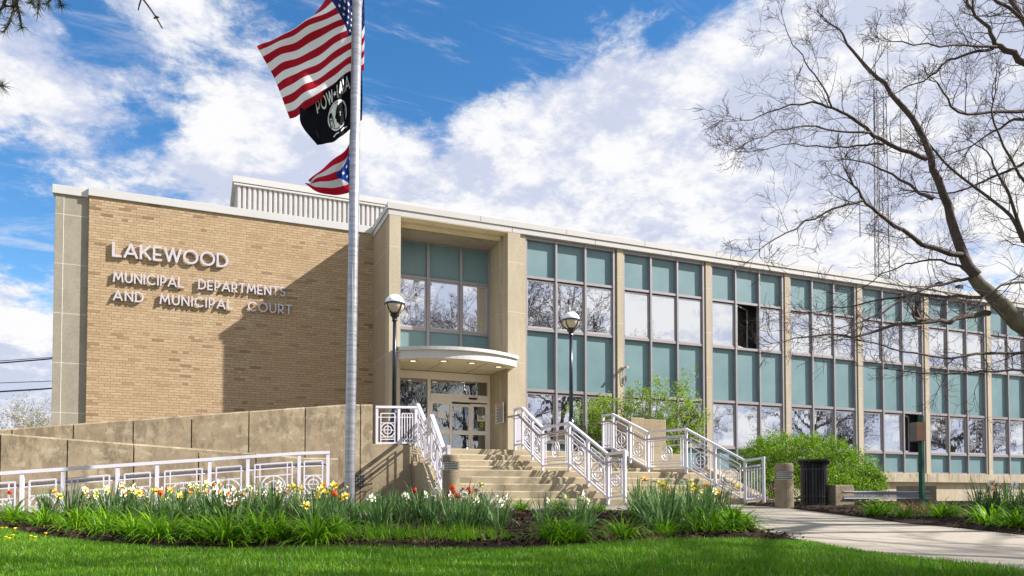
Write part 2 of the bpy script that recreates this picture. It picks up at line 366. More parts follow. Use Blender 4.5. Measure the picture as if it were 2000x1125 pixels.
mat_globe("globe_white", linf(244, 244, 244), 0); mat_globe("globe_cream", lin(226, 214, 186), 0); mat_globe("downlight_bulb", lin(250, 235, 200), .8)

class MB:
    """collects geometry, then becomes ONE mesh object"""
    def __init__(s): s.v = []; s.f = []; s.m = []
    def add(s, vs, fs, mi=0):
        o = len(s.v); s.v.extend(tuple(v) for v in vs); s.f.extend(tuple(i + o for i in f) for f in fs); s.m.extend([mi] * len(fs))
    def hexa(s, p, mi=0):                # 8 corners: bottom 4 ccw, top 4 ccw
        s.add(p, [(3, 2, 1, 0), (4, 5, 6, 7), (0, 1, 5, 4), (1, 2, 6, 5), (2, 3, 7, 6), (3, 0, 4, 7)], mi)
    def box(s, x0, x1, y0, y1, z0, z1, mi=0):
        s.hexa([(x0, y0, z0), (x1, y0, z0), (x1, y1, z0), (x0, y1, z0), (x0, y0, z1), (x1, y0, z1), (x1, y1, z1), (x0, y1, z1)], mi)
    def bar(s, a, b, w, h, up=(0, 0, 1), mi=0):   # rectangular bar, w across, h along up
        a = Vector(a); b = Vector(b); d = (b - a).normalized(); up = Vector(up)
        sd = d.cross(up)
        if sd.length < 1e-5: sd = d.cross(Vector((1, 0, 0)))
        sd.normalize(); u = sd.cross(d).normalized(); sd *= w / 2; u *= h / 2
        s.hexa([a - sd - u, a + sd - u, b + sd - u, b - sd - u, a - sd + u, a + sd + u, b + sd + u, b - sd + u], mi)
    def tube(s, pts, rad, n=6, mi=0, cap=True):
        pts = [Vector(p) for p in pts]; k = len(pts)
        if not hasattr(rad, '__len__'): rad = [rad] * k
        rings = []; base = len(s.v); prev = None
        for i in range(k):
            d = (pts[min(i + 1, k - 1)] - pts[max(i - 1, 0)])
            if d.length < 1e-9: d = Vector((0, 0, 1))
            d.normalize()
            if prev is None:
                a = d.cross(Vector((0, 0, 1)))
                if a.length < .05: a = d.cross(Vector((1, 0, 0)))
            else: a = prev - d * prev.dot(d)
            a.normalize(); prev = a; b = d.cross(a)
            for j in range(n):
                t = 2 * math.pi * j / n
                s.v.append(tuple(pts[i] + (a * math.cos(t) + b * math.sin(t)) * rad[i]))
        for i in range(k - 1):
            for j in range(n):
                q = base + i * n; j2 = (j + 1) % n
                s.f.append((q + j, q + n + j, q + n + j2, q + j2)); s.m.append(mi)
        if cap and n > 3:
            s.f.append(tuple(base + j for j in range(n))); s.m.append(mi)
            s.f.append(tuple(base + (k - 1) * n + j for j in reversed(range(n)))); s.m.append(mi)
    def lathe(s, prof, c=(0, 0, 0), n=20, mi=0):   # prof [(r,z)...]
        base = len(s.v)
        for r, z in prof:
            for j in range(n):
                t = 2 * math.pi * j / n; s.v.append((c[0] + r * math.cos(t), c[1] + r * math.sin(t), c[2] + z))
        for i in range(len(prof) - 1):
            for j in range(n):
                q = base + i * n; j2 = (j + 1) % n
                s.f.append((q + j, q + j2, q + n + j2, q + n + j)); s.m.append(mi)
        s.f.append(tuple(base + j for j in reversed(range(n)))); s.m.append(mi)
        s.f.append(tuple(base + (len(prof) - 1) * n + j for j in range(n))); s.m.append(mi)
    def prism(s, poly, y0, y1, mi=0):              # polygon in XZ extruded along Y
        n = len(poly); o = [(x, y0, z) for x, z in poly] + [(x, y1, z) for x, z in poly]
        fs = [tuple(range(n)), tuple(reversed(range(n, 2 * n)))] + [(i, (i + 1) % n + 0, (i + 1) % n + n, i + n)[::-1] for i in range(n)]
        s.add(o, fs, mi)
    def prismz(s, poly, z0, z1, mi=0):             # polygon in XY extruded along Z; z may be functions
        n = len(poly); f0 = z0 if callable(z0) else (lambda x, y: z0); f1 = z1 if callable(z1) else (lambda x, y: z1)
        o = [(x, y, f0(x, y)) for x, y in poly] + [(x, y, f1(x, y)) for x, y in poly]
        s.add(o, [tuple(reversed(range(n))), tuple(range(n, 2 * n))] + [(i, (i + 1) % n, (i + 1) % n + n, i + n) for i in range(n)], mi)
    def mesh(s, name, mats, smooth=False):
        me = bpy.data.meshes.new(name); me.from_pydata(s.v, [], s.f)
        for m in (mats if isinstance(mats, (list, tuple)) else [mats]): me.materials.append(MATS[m] if isinstance(m, str) else m)
        if any(s.m): me.polygons.foreach_set('material_index', s.m)
        if smooth: me.polygons.foreach_set('use_smooth', [True] * len(s.f))
        me.validate(); me.update(); return me
    def build(s, name, mats, parent=None, smooth=False, fix=True, bevel=0.0):
        me = s.mesh(name, mats, smooth)
        if fix:
            bm = bmesh.new(); bm.from_mesh(me); bmesh.ops.recalc_face_normals(bm, faces=bm.faces)
            bm.to_mesh(me); bm.free()
        o = bpy.data.objects.new(name, me); COL.objects.link(o)
        if bevel:
            b = o.modifiers.new("bevel", 'BEVEL'); b.width = bevel; b.segments = 2; b.limit_method = 'ANGLE'
        if parent: o.parent = parent; o.matrix_parent_inverse = Matrix.Identity(4); o.location = -Vector(parent.location) if parent.get('abs') else Vector((0, 0, 0))
        return o
def tag(o, label, cat, group=None, kind=None):
    o['label'] = label; o['category'] = cat
    if group: o['group'] = group
    if kind: o['kind'] = kind
    return o
def thing(name, label, cat, loc=(0, 0, 0), group=None, rotz=0.0, absolute=False):
    """an Empty at the thing's base; absolute=True means its parts are modelled in world coordinates"""
    o = bpy.data.objects.new(name, None); COL.objects.link(o); o.location = loc; o.rotation_euler = (0, 0, rotz); o.empty_display_size = .1
    if absolute: o['abs'] = True
    return tag(o, label, cat, group)
def place(mesh, name, parent, loc=(0, 0, 0), rot=(0, 0, 0), sc=1.0):
    o = bpy.data.objects.new(name, mesh); COL.objects.link(o); o.parent = parent; o.location = loc; o.rotation_euler = rot
    o.scale = (sc, sc, sc) if not hasattr(sc, '__len__') else sc
    return o
def copy_tree(o, parent=None):
    c = o.copy(); COL.objects.link(c)
    if parent: c.parent = parent
    for ch in list(o.children): copy_tree(ch, c)
    return c
def struct(o): o['kind'] = 'structure'; return o

# ------------------------------------------------------------------ ground, lawn, bed, paving
def poly_sheet(name, pts, mat, off, cut=0.0, bumpy=0.0, seed=0):
    """a flat outline draped over the sloping site"""
    bm = bmesh.new(); bm.faces.new([bm.verts.new((p[0], p[1], 0)) for p in pts])
    nrm = Vector((0.3856, 0.9227, 0)).normalized(); k = Vector((0.3856, 0.9227, 0)).length
    for s in (3, 5.5, 14): 
        bmesh.ops.bisect_plane(bm, geom=bm.verts[:] + bm.edges[:] + bm.faces[:], plane_co=nrm * (s / k), plane_no=nrm)
    if cut:
        xs = [p[0] for p in pts]; ys = [p[1] for p in pts]
        for c in np.arange(min(xs) + cut, max(xs), cut): bmesh.ops.bisect_plane(bm, geom=bm.verts[:] + bm.edges[:] + bm.faces[:], plane_co=(c, 0, 0), plane_no=(1, 0, 0))
        for c in np.arange(min(ys) + cut, max(ys), cut): bmesh.ops.bisect_plane(bm, geom=bm.verts[:] + bm.edges[:] + bm.faces[:], plane_co=(0, c, 0), plane_no=(0, 1, 0))
    rr = random.Random(seed)
    for v in bm.verts: v.co.z = gz(v.co.x, v.co.y) + off + (0 if v.is_boundary else bumpy * rr.random())
    bmesh.ops.recalc_face_normals(bm, faces=bm.faces)
    if bm.faces and sum(f.normal.z for f in bm.faces) < 0: bmesh.ops.reverse_faces(bm, faces=bm.faces)
    me = bpy.data.meshes.new(name); bm.to_mesh(me); bm.free(); me.materials.append(MATS[mat])
    o = bpy.data.objects.new(name, me); COL.objects.link(o); return struct(o)

poly_sheet("ground", [(-400, -400), (400, -400), (400, 600), (-400, 600)], "far_ground", 0.0)
poly_sheet("lawn", [(-14, -1.5), (13, -1.5), (13, 13), (-14, 13)], "lawn_soil", 0.002)
Gp = lambda x, y: (lambda p: (p.x, p.y))(G(x, y))
BED_FRONT = [(-420, 1026), (-160, 1030), (0, 1037), (110, 1052), (300, 1070), (480, 1076), (700, 1077), (900, 1075), (1100, 1071), (1300, 1062), (1450, 1056), (1575, 1058)]
bed = [Gp(*p) for p in BED_FRONT] + [Gp(1480, 1040), Gp(1452, 1016), Gp(1440, 1000), Gp(1200, 1001), Gp(1000, 1000), (4.3, 13.6), (4.0, 13.4), (-4, 13.2), (-7.5, 13.4)]
def conv_cut(pts): return pts
poly_sheet("mulch_bed", bed, "mulch", 0.008, cut=.22, bumpy=.05, seed=4)
bed2 = [Gp(1690, 1012), Gp(1760, 1022), Gp(1850, 1030), Gp(2000, 1046), Gp(2150, 1056), Gp(2500, 1060), (24, 13), (22, 17), (13.2, 15.6), (11.0, 13.2)]
poly_sheet("mulch_bed", bed2, "mulch", 0.012, cut=.3, bumpy=.05, seed=5)
pave = [Gp(1575, 1058), Gp(1700, 1080), Gp(1850, 1099), Gp(2000, 1119), Gp(2300, 1163), (12, 2), (26, 6), (26, 18), (13.5, 19.5), (4.55, 14.3), (4.3, 13.55), Gp(1000, 999), Gp(1200, 1000), Gp(1440, 999), Gp(1452, 1015), Gp(1480, 1039)]
poly_sheet("pavement", pave, "pavement_concrete", 0.004)

# ------------------------------------------------------------------ the building
B = thing("municipal_building", "two storey tan brick and limestone municipal building with teal panel curtain wall and recessed entrance", "building", (9, 23, -.22), absolute=True)
YF = 22.0; YB = 24.26; YR = 23.37; FLOOR = 1.22
FT, FB = 8.87, 8.51
COLS = [13.27, 16.98, 20.66, 24.38, 28.17, 32.05, 35.9, 39.7]
def one(name, mats, fn, parent=B, **k):
    m = MB(); fn(m); return m.build(name, mats, parent, **k)
# masses
one("brick_wall", "tan_brick", lambda m: m.box(-3.05, 5.18, YB, 24.9, -.6, 8.63))
def pil(m):
    m.box(-3.91, -3.05, YB + .10, YB + 1.2, -.6, 8.62)
    m.box(-3.905, -3.70, YB + .092, YB + .0995, -.6, 8.60)
    m.box(-3.70, -3.692, YB + .088, YB + .0995, -.6, 8.60, 1)
one("stone_pilaster", ["grey_stone", "paper_white"], pil)
one("side_wall", "tan_brick", lambda m: m.box(-3.85, -3.25, YB + 1.2, 44, -.6, 8.5))
def bfas(m):
    m.box(-3.07, 5.14, YB - .05, YB + 1.0, 8.63, 8.87); m.box(-3.98, -3.07, YB + .045, YB + 1.4, 8.60, 8.85)
    m.box(-3.98, -3.2, YB + 1.4, 44, 8.5, 8.8)
one("roof_fascia", "white_metal_trim", bfas, bevel=.008)
def flat(m):
    m.box(-3.2, 5.2, YB + 1.0, 44, 8.4, 8.7); m.box(5.2, 44, YF + .6, 44, 8.3, 8.8); m.box(5.3, 44, 25.2, 43.9, -.6, 8.3)
one("roof_slab", "grey_stone", flat)
def fas(m):
    x1 = 44.0
    m.box(5.12, x1, YF - .035, YF + .5, 8.69, FT); m.box(5.15, x1, YF - .005, YF + .5, FB, 8.675)
    m.box(5.16, x1, YF + .012, YF + .45, 8.66, 8.70, 1)
    m.box(5.12, 5.6, YF + .5, YB + .1, 8.69, FT); m.box(5.15, 5.55, YF + .5, YB + .1, FB, 8.675)
    for x in np.arange(8.1, x1, 3.05):       # sheet joints
        m.box(x, x + .012, YF - .038, YF, 8.70, FT - .005, 1)
        m.box(x + 1.1, x + 1.112, YF - .009, YF + .1, FB + .004, 8.67, 1)
one("roof_fascia", ["trim_band", "grey_box"], fas)
one("roof_coping", "white_metal_trim", lambda m: m.box(5.2, 14.2, YF + .25, YF + .7, FT, FT + .14))
one("entrance_pier", ["limestone", "side_stone"], lambda m: (m.box(5.18, 5.53, YF, 22.5, -.4, FB), m.box(5.18, 5.53, 22.5, 24.8, -.4, FB, 1)))
def rp(m):
    m.box(9.05, 9.485, YF, YF + .46, -.4, FB); m.box(8.95, 9.60, YF + .46, YR + .3, -.4, FB); m.box(9.485, 9.70, YF + .06, YF + .459, -.4, FB)
one("entrance_pier", "limestone", rp)
def sof(m):
    m.box(5.53, 9.05, YF + .001, YF + .38, FB - .02, FB + .3); m.box(5.53, 8.95, YF + .40, YR + .3, FB - .13, FB + .2)
    m.box(5.53, 9.05, YF + .37, YF + .41, FB + .02, FB + .2)
one("entrance_soffit", "soffit_plaster", sof)
one("platform", "step_concrete", lambda m: m.box(3.66, 13.0, 18.26, 23.9, -.5, FLOOR))

# penthouse on the roof
def pent(m):
    X0, X1, Yp, zt, zb = 1.12, 9.5, 30.0, 11.86, 8.7
    m.box(X0 + .06, X1, Yp + .08, 36, zb, zt)
    p = .19; x = X0 + .03
    while x < X1:
        m.hexa([(x, Yp + .08, zb), (x + .035, Yp, zb), (x + .035, Yp + .02, zb), (x, Yp + .1, zb), (x, Yp + .08, zt), (x + .035, Yp, zt), (x + .035, Yp + .02, zt), (x, Yp + .1, zt)])
        m.box(x + .035, x + .125, Yp, Yp + .03, zb, zt)
        m.hexa([(x + .125, Yp, zb), (x + .16, Yp + .08, zb), (x + .16, Yp + .1, zb), (x + .125, Yp + .02, zb), (x + .125, Yp, zt), (x + .16, Yp + .08, zt), (x + .16, Yp + .1, zt), (x + .125, Yp + .02, zt)])
        x += p
    y = Yp + .1
    while y < 35.8:
        m.box(X0, X0 + .06, y, y + .1, zb, zt); y += .19
P0 = one("penthouse", "corrugated_white", pent)
def pf(m):
    m.box(1.0, 9.6, 29.93, 36.1, 11.96, 12.2); m.box(1.04, 9.56, 29.95, 36.0, 11.86, 11.93); m.box(1.06, 9.5, 29.99, 36, 11.92, 11.97, 1)
MB_ = MB(); pf(MB_); MB_.build("penthouse_fascia", ["white_metal_trim", "grey_box"], P0)

# curtain wall
Z_T1, Z_W1, Z_W0, Z_T2, Z_T3, Z_V1, Z_V0, Z_P0 = 7.13, 7.06, 5.50, 5.47, 3.47, 3.40, 1.80, .97
def window_mesh(w, h, fr=.045, lip=.02):
    m = MB(); d = .05
    m.box(0, fr, 0, d, 0, h); m.box(w - fr, w, 0, d, 0, h); m.box(fr, w - fr, 0, d, h - fr, h); m.box(fr, w - fr, -lip, d, 0, fr * 1.2)
    g = fr * .9
    p = MB(); p.box(g, w - g, .022, .028, g, h - g)
    return m.mesh("window", "window_frame"), p.mesh("pane", "window_glass")
WC = {}
def add_window(x0, x1, z0, z1, y, dark=False, openrot=0.0, name="window"):
    key = (round(x1 - x0, 3), round(z1 - z0, 3))
    if key not in WC: WC[key] = window_mesh(x1 - x0, z1 - z0)
    a, b = WC[key]
    o = bpy.data.objects.new(name, a); COL.objects.link(o); o.parent = B
    o.location = Vector((x0, y, z0)) - Vector(B.location)
    rr = random.Random(int(x0 * 977 + z0 * 31)); 
    q = bpy.data.objects.new("pane", b); COL.objects.link(q); q.parent = o
    q.rotation_euler = (math.radians(rr.uniform(-.55, .45)), 0, math.radians(rr.uniform(-.6, .6)))
    if openrot:
        o.rotation_euler = (0, 0, openrot)
    return o
def panel(x0, x1, z0, z1, y, parent=B):
    one("spandrel_panel", "teal_panel", lambda m: m.box(x0, x1, y, y + .03, z0, z1))
def bar_h(m, x0, x1, z0, z1, y, d=.08): m.box(x0, x1, y, y + d, z0, z1)
def bay(x0, x1, bi):
    """one bay of three lights between two mullion centre lines"""
    n = 3; w = (x1 - x0) / n; mw = .066
    for k in range(n + 1):
        x = x0 + k * w
        one("mullion", "aluminium_frame", lambda m: (m.box(x - mw / 2, x + mw / 2, YF + .10, YF + .26, Z_P0 - .05, FB - .0), m.box(x - mw / 2 - .003, x + mw / 2 + .003, YF + .097, YF + .13, 4.32, 4.335)))
    for (z0, z1) in ((8.40, FB), (Z_T1 - .0, Z_T1 + .085), (Z_T2 - .06, Z_T2 + .03), (Z_T3 - .07, Z_T3 + .03), (Z_V0 - .09, Z_V0), (Z_P0 - .06, Z_P0 + .01)):
        one("transom", "aluminium_frame", lambda m: bar_h(m, x0, x1, z0, z1, YF + .125))
    for k in range(n):
        a, b = x0 + k * w + mw / 2, x0 + (k + 1) * w - mw / 2
        panel(a, b, Z_T1 + .08, 8.41, YF + .225); panel(a, b, Z_T3 + .02, Z_T2 - .05, YF + .225); panel(a, b, Z_P0, Z_V0 - .08, YF + .225)
        for wi, (z0, z1) in enumerate(((Z_T2 + .03, Z_T1 - .035), (Z_V0, Z_T3 - .105))):
            op = 0
            if bi == 3 and wi == 0 and k == 1: op = math.radians(27)
            if bi == 5 and wi == 1 and k == 2: op = math.radians(30)
            if op:
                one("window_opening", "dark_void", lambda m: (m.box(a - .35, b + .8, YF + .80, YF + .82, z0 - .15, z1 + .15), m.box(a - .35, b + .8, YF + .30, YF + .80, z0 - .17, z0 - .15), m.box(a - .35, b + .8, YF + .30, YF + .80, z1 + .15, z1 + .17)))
                o = add_window(a + .02, b - .02, z0 + .01, z1 - .01, YF + .13, openrot=op, name="window")
                o['label'] = "casement window standing open"
            else:
                add_window(a + .004, b - .004, z0 + .002, z1 - .002, YF + .165)
bay(9.742, 13.035, 1)
for i in range(len(COLS) - 1):
    one("stone_column", "limestone", lambda m: (m.box(COLS[i] - .115, COLS[i] + .115, YF + .075, YF + .3, .92, FB), m.box(COLS[i] - .19, COLS[i] + .19, YF + .2, YF + .36, .92, FB)))
    bay(COLS[i] + .155, COLS[i + 1] - .21, i + 2)
one("window_ledge", "stained_ledge", lambda m: [m.box(9.72 + k * 2.6, 9.72 + (k + 1) * 2.6 - .012, YF - .06, YF + .3, .555, .915) for k in range(13)], bevel=.01)
def basew(m):
    m.box(9.72, 44, YF + .12, YF + .6, -.8, .552); m.box(9.72, 44, YF + .095, YF + .119, -.8, .27)
one("base_wall", "limestone", basew)
def bw(m): m.box(30.2, 33.4, YF + .07, YF + .094, -.6, -.2)
one("basement_window", "window_glass", bw)

# recess: upper curtain wall, canopy, doors
RX = [5.60, 6.79, 7.92, 8.93]
mm = MB()
for x in RX: mm.box(x - .045, x + .045, YR - .03, YR + .15, 4.3, 8.39)
for k in range(3):
    a, b = RX[k] + .045, RX[k + 1] - .045
    for z0, z1 in ((8.25, 8.38), (7.06, 7.14), (5.36, 5.45)): mm.box(a, b, YR, YR + .1, z0, z1)
    panel(a, b, 7.13, 8.26, YR + .05); panel(a, b, 4.30, 5.37, YR + .05)
    add_window(a + .004, b - .004, 5.452, 7.058, YR + .03)
mm.build("mullion", "aluminium_frame", B)
def arc(n=20, x0=5.40, x1=9.27, y0=21.62, yc=20.92):
    return [(x0 + (x1 - x0) * t, y0 - (y0 - yc) * (1 - (2 * t - 1) ** 2)) for t in np.linspace(0, 1, n)]
cn = MB()
A = arc(); cn.prismz(A + [(9.27, YF - .002), (9.04, YF - .002), (9.04, YR - .04), (5.54, YR - .04), (5.54, YF - .002), (5.40, YF - .002)], 4.33, 4.43)
A2 = arc(20, 5.46, 9.21, 21.66, 21.0); cn.prismz(A2 + [(9.21, YF - .003), (9.03, YF - .003), (9.03, YR - .05), (5.55, YR - .05), (5.55, YF - .003), (5.46, YF - .003)], 4.08, 4.33)
can = cn.build("entrance_canopy", "white_metal_trim", B)
cs = MB(); A3 = arc(20, 5.50, 9.17, 21.68, 21.05)
cs.prismz(A3 + [(9.17, YF - .006), (8.93, YF - .006), (8.93, YR - .06), (5.56, YR - .06), (5.56, YF - .006), (5.50, YF - .006)], 4.062, 4.08)
for x in (6.73, 8.05): cs.box(x, x + .02, 21.3, YR - .1, 4.058, 4.0625, 1)
cs.build("canopy_soffit", ["canopy_soffit", "grey_box"], can)
for (x, y) in ((5.86, 21.75), (6.72, 21.42), (7.62, 21.42), (8.62, 21.72)):
    rim = MB(); rim.lathe([(.135, 4.052), (.10, 4.047), (.10, 4.075)], (x, y, 0), 20)
    r = rim.build("downlight", "grey_box", can)
    bl = MB(); bl.lathe([(.095, 4.050), (.06, 4.046), (.001, 4.045)], (x, y, 0), 18); bl.build("bulb", "downlight_bulb", r)
br = MB(); br.box(5.36, 5.40, 21.75, 21.95, 4.36, 4.46); br.build("canopy_bracket", "grey_box", can)

DR = MB()
DR.box(5.54, 8.95, YR - .02, YR + .12, 3.80, 4.05)             # head
for x0, x1 in ((5.54, 5.62), (6.78, 6.88), (8.87, 8.95)): DR.box(x0, x1, YR - .025, YR + .12, FLOOR, 3.80)
DR.box(6.88, 8.87, YR - .06, YR + .12, 3.10, 3.34)             # operator header
DR.box(5.62, 6.78, YR - .02, YR + .1, FLOOR, FLOOR + .12)
door = DR.build("entrance_screen", "door_frame", B)
pn = MB(); pn.box(5.62, 6.78, YR + .05, YR + .06, FLOOR + .12, 3.80); pn.build("pane", "door_glass", door)
pn = MB(); pn.box(6.88, 8.87, YR + .05, YR + .06, 3.34, 3.80); pn.build("pane", "door_glass", door)
sn = MB(); sn.box(8.18, 8.46, YR - .11, YR - .061, 3.19, 3.25); sn.build("door_sensor", "black_iron", door, bevel=.01)
for k, (x0, x1, zt, yo) in enumerate(((6.88, 7.61, 3.10, -.02), (7.58, 8.29, 3.04, .04), (8.27, 8.87, 3.06, -.0))):
    lf = MB(); z0 = FLOOR + .01; f = .075
    lf.box(x0, x0 + f, YR + yo, YR + yo + .045, z0, zt); lf.box(x1 - f, x1, YR + yo, YR + yo + .045, z0, zt)
    for a, b in ((z0, z0 + .09), (2.02, 2.16), (zt - .09, zt)): lf.box(x0 + f, x1 - f, YR + yo, YR + yo + .045, a, b)
    d = lf.build("sliding_door", "door_frame", B)
    g = MB(); g.box(x0 + f, x1 - f, YR + yo + .02, YR + yo + .026, z0 + .09, zt - .09); g.build("pane", "door_glass", d)

# lettering: round geometric capitals from thick strokes
def strokes(ch):
    def ar(cx, cz, rx, rz, a0, a1, n=14): return [(cx + rx * math.cos(math.radians(a0 + (a1 - a0) * i / n)), cz + rz * math.sin(math.radians(a0 + (a1 - a0) * i / n))) for i in range(n + 1)]
    T = {
     'L': (.52, [[(0, 1), (0, 0)], [(0, 0), (.5, 0)]]), 'A': (.86, [[(0, 0), (.43, 1)], [(.43, 1), (.86, 0)], [(.13, .27), (.73, .27)]]),
     'K': (.66, [[(0, 1), (0, 0)], [(.62, 1), (.0, .36)], [(.22, .56), (.66, 0)]]), 'E': (.52, [[(0, 1), (0, 0)], [(0, 0), (.5, 0)], [(0, 1), (.5, 1)], [(0, .42), (.44, .42)]]),
     'W': (1.12, [[(0, 1), (.28, 0)], [(.28, 0), (.56, 1)], [(.56, 1), (.84, 0)], [(.84, 0), (1.12, 1)]]), 'O': (.98, [ar(.49, .5, .49, .5, 0, 360, 28)]),
     'D': (.74, [[(0, 1), (0, 0)], [(0, 1), (.26, 1)] , ar(.26, .5, .48, .5, 90, -90), [(.26, 0), (0, 0)]]), 'M': (.98, [[(0, 0), (.14, 1)], [(.14, 1), (.49, .25)], [(.49, .25), (.84, 1)], [(.84, 1), (.98, 0)]]),
     'U': (.66, [[(0, 1), (0, .33)], ar(.33, .33, .33, .33, 180, 360), [(.66, .33), (.66, 1)]]), 'N': (.72, [[(0, 0), (0, 1)], [(0, 1), (.72, 0)], [(.72, 0), (.72, 1)]]),
     'I': (.02, [[(0.01, 0), (0.01, 1)]]), 'C': (.84, [ar(.5, .5, .5, .5, 50, 310, 22)]), 'P': (.52, [[(0, 0), (0, 1)], [(0, 1), (.22, 1)], ar(.22, .66, .3, .34, 90, -90), [(.22, .32), (0, .32)]]),
     'R': (.56, [[(0, 0), (0, 1)], [(0, 1), (.22, 1)], ar(.22, .66, .3, .34, 90, -90), [(.22, .32), (0, .32)], [(.2, .32), (.54, 0)]]), 'T': (.62, [[(0, 1), (.62, 1)], [(.31, 1), (.31, 0)]]),
     'S': (.5, [ar(.26, .75, .24, .25, 30, 270, 12) + ar(.24, .25, .25, .25, 90, -150, 12)]), ' ': (1.15, [])}
    return T[ch]
def lettering(text, x0, x1, zl, zr, h, name, st=.15, gap=.33):
    tot = sum(strokes(c)[0] + gap for c in text) - gap
    sc = (x1 - x0) / tot; x = x0; k = 0; yb = YB - .085
    for c in text:
        w, sts = strokes(c); m = MB()
        for pl in sts:
            k += 1; e = .0012 * (k % 7); wd = st * h
            closed = len(pl) > 20 and abs(pl[0][0] - pl[-1][0]) < 1e-6 and abs(pl[0][1] - pl[-1][1]) < 1e-6
            P = [Vector((x + px * sc, 0, zl + (zr - zl) * ((x + px * sc - x0) / (x1 - x0)) + pz * h)) for px, pz in pl]
            L = []; Rr = []
            for i, p in enumerate(P):
                a = P[i - 1] if i else (P[-2] if closed else P[0]); b = P[i + 1] if i < len(P) - 1 else (P[1] if closed else P[-1])
                d = (b - a).normalized(); nn = Vector((-d.z, 0, d.x)) * wd / 2
                if not closed and i in (0, len(P) - 1): p = p + d * (wd * .45 if i else -wd * .45)
                L.append(p + nn); Rr.append(p - nn)
            for i in range(len(P) - 1):
                q = [L[i], Rr[i], Rr[i + 1], L[i + 1]]
                m.hexa([(v.x, yb - e, v.z) for v in q] + [(v.x, yb + .05, v.z) for v in q])
        x += (w + gap) * sc
        if sts: m.build(name, "letter_metal", B)
def wx(x, y): return atY(x, y, YB - .085)
a, b = wx(221, 499), wx(444, 521); lettering("LAKEWOOD", a.x, b.x, a.z, b.z - .0, .375, "letter", .165, .28)
a, b = wx(222, 549), wx(556, 578); lettering("MUNICIPAL DEPARTMENTS", a.x, b.x, a.z, b.z, .265, "letter", .16)
a, b = wx(222, 585), wx(569, 613); lettering("AND MUNICIPAL COURT", a.x, b.x, a.z, b.z, .265, "letter", .16, .36)

# ------------------------------------------------------------------ steps, cheek walls, ramp walls
RISE = .16
def xl(Y): return 4.40 + (Y - 14.2) * .137
def xr(Y): return 12.55 - (Y - 14.0) * .44
NOSE = [(14.21 + .32 * k, -.06 + RISE * k) for k in range(5)] + [(15.49 + 1.8 + .32 * k, .58 + RISE * (k + 1)) for k in range(4)]
st = MB()
for i, (Y, z) in enumerate(NOSE):
    Yb = NOSE[i + 1][0] + .03 if i < len(NOSE) - 1 else 18.6
    zb = z - RISE - .02 if i else -.5
    xa, xb, xa2, xb2 = xl(Y), xr(Y), xl(Yb), xr(Yb); c = .026
    st.hexa([(xa, Y, zb), (xb, Y, zb), (xb2, Yb, zb), (xa2, Yb, zb), (xa, Y, z - c), (xb, Y, z - c), (xb2, Yb, z - c), (xa2, Yb, z - c)])
    st.hexa([(xa, Y, z - c), (xb, Y, z - c), (xb2, Yb, z - c), (xa2, Yb, z - c), (xa, Y + c, z), (xb, Y + c, z), (xb2, Yb, z), (xa2, Yb, z)])
rz = random.Random(3)
for (px, wd, hh_, kk) in ((957, .022, .8, 6), (944, .012, .5, 6), (1012, .10, .35, 6), (1290, .02, .6, 3), (985, .015, .7, 2)):   # rust runs and a spalled patch on the risers
    Y, z = NOSE[kk]; q = atY(px, 905, Y); n_ = 9; z1 = z - .034; lo_ = [(q.x + wd * (1 - 2 * k / n_) , z1 - (RISE - .05) * hh_ * (rz.uniform(.3, 1.0) if 0 < k < n_ else .06)) for k in range(n_ + 1)]
    st.add([(q.x - wd, Y - .002, z1), (q.x + wd, Y - .002, z1)] + [(x_, Y - .002, z_) for x_, z_ in lo_], [tuple(range(n_ + 3))], 1)
steps = st.build("entrance_steps", ["step_concrete", "rust_stain"]); tag(steps, "broad tan concrete steps with a landing leading up to the glass entrance doors", "steps")
def cheek(xf, wd, lab, y0=14.0, y1=18.3, out=1):
    m = MB()
    prof = [(y0, -.10), (14.25, -.06), (15.55, .70), (17.0, .70), (18.1, 1.30), (y1, 1.30)]
    for (ya, za), (yb, zb) in zip(prof, prof[1:]):
        a0, a1 = sorted((xf(ya), xf(ya) + wd)); b0, b1 = sorted((xf(yb), xf(yb) + wd))
        m.hexa([(a0, ya, -.5), (a1, ya, -.5), (b1, yb, -.5), (b0, yb, -.5), (a0, ya, za), (a1, ya, za), (b1, yb, zb), (b0, yb, zb)])
    return tag(m.build("cheek_wall", "step_concrete"), lab, "wall")
cheek(lambda Y: xl(Y) - .002, -.16, "sloping tan concrete cheek wall on the left of the entrance steps, beside the planter box")
cheek(lambda Y: xr(Y) + .002, .26, "sloping tan concrete kerb wall along the right of the entrance steps, beside the shrubs")
pm = MB(); pm.box(3.66, 4.60, 17.2, 18.25, -.5, 1.20); pm.box(4.601, 4.86, 17.05, 18.25, -.5, .78)
tag(pm.build("planter_wall", "pedestal_concrete", bevel=.012), "low tan concrete platform wall under the circle-patterned guard rail left of the steps", "wall")
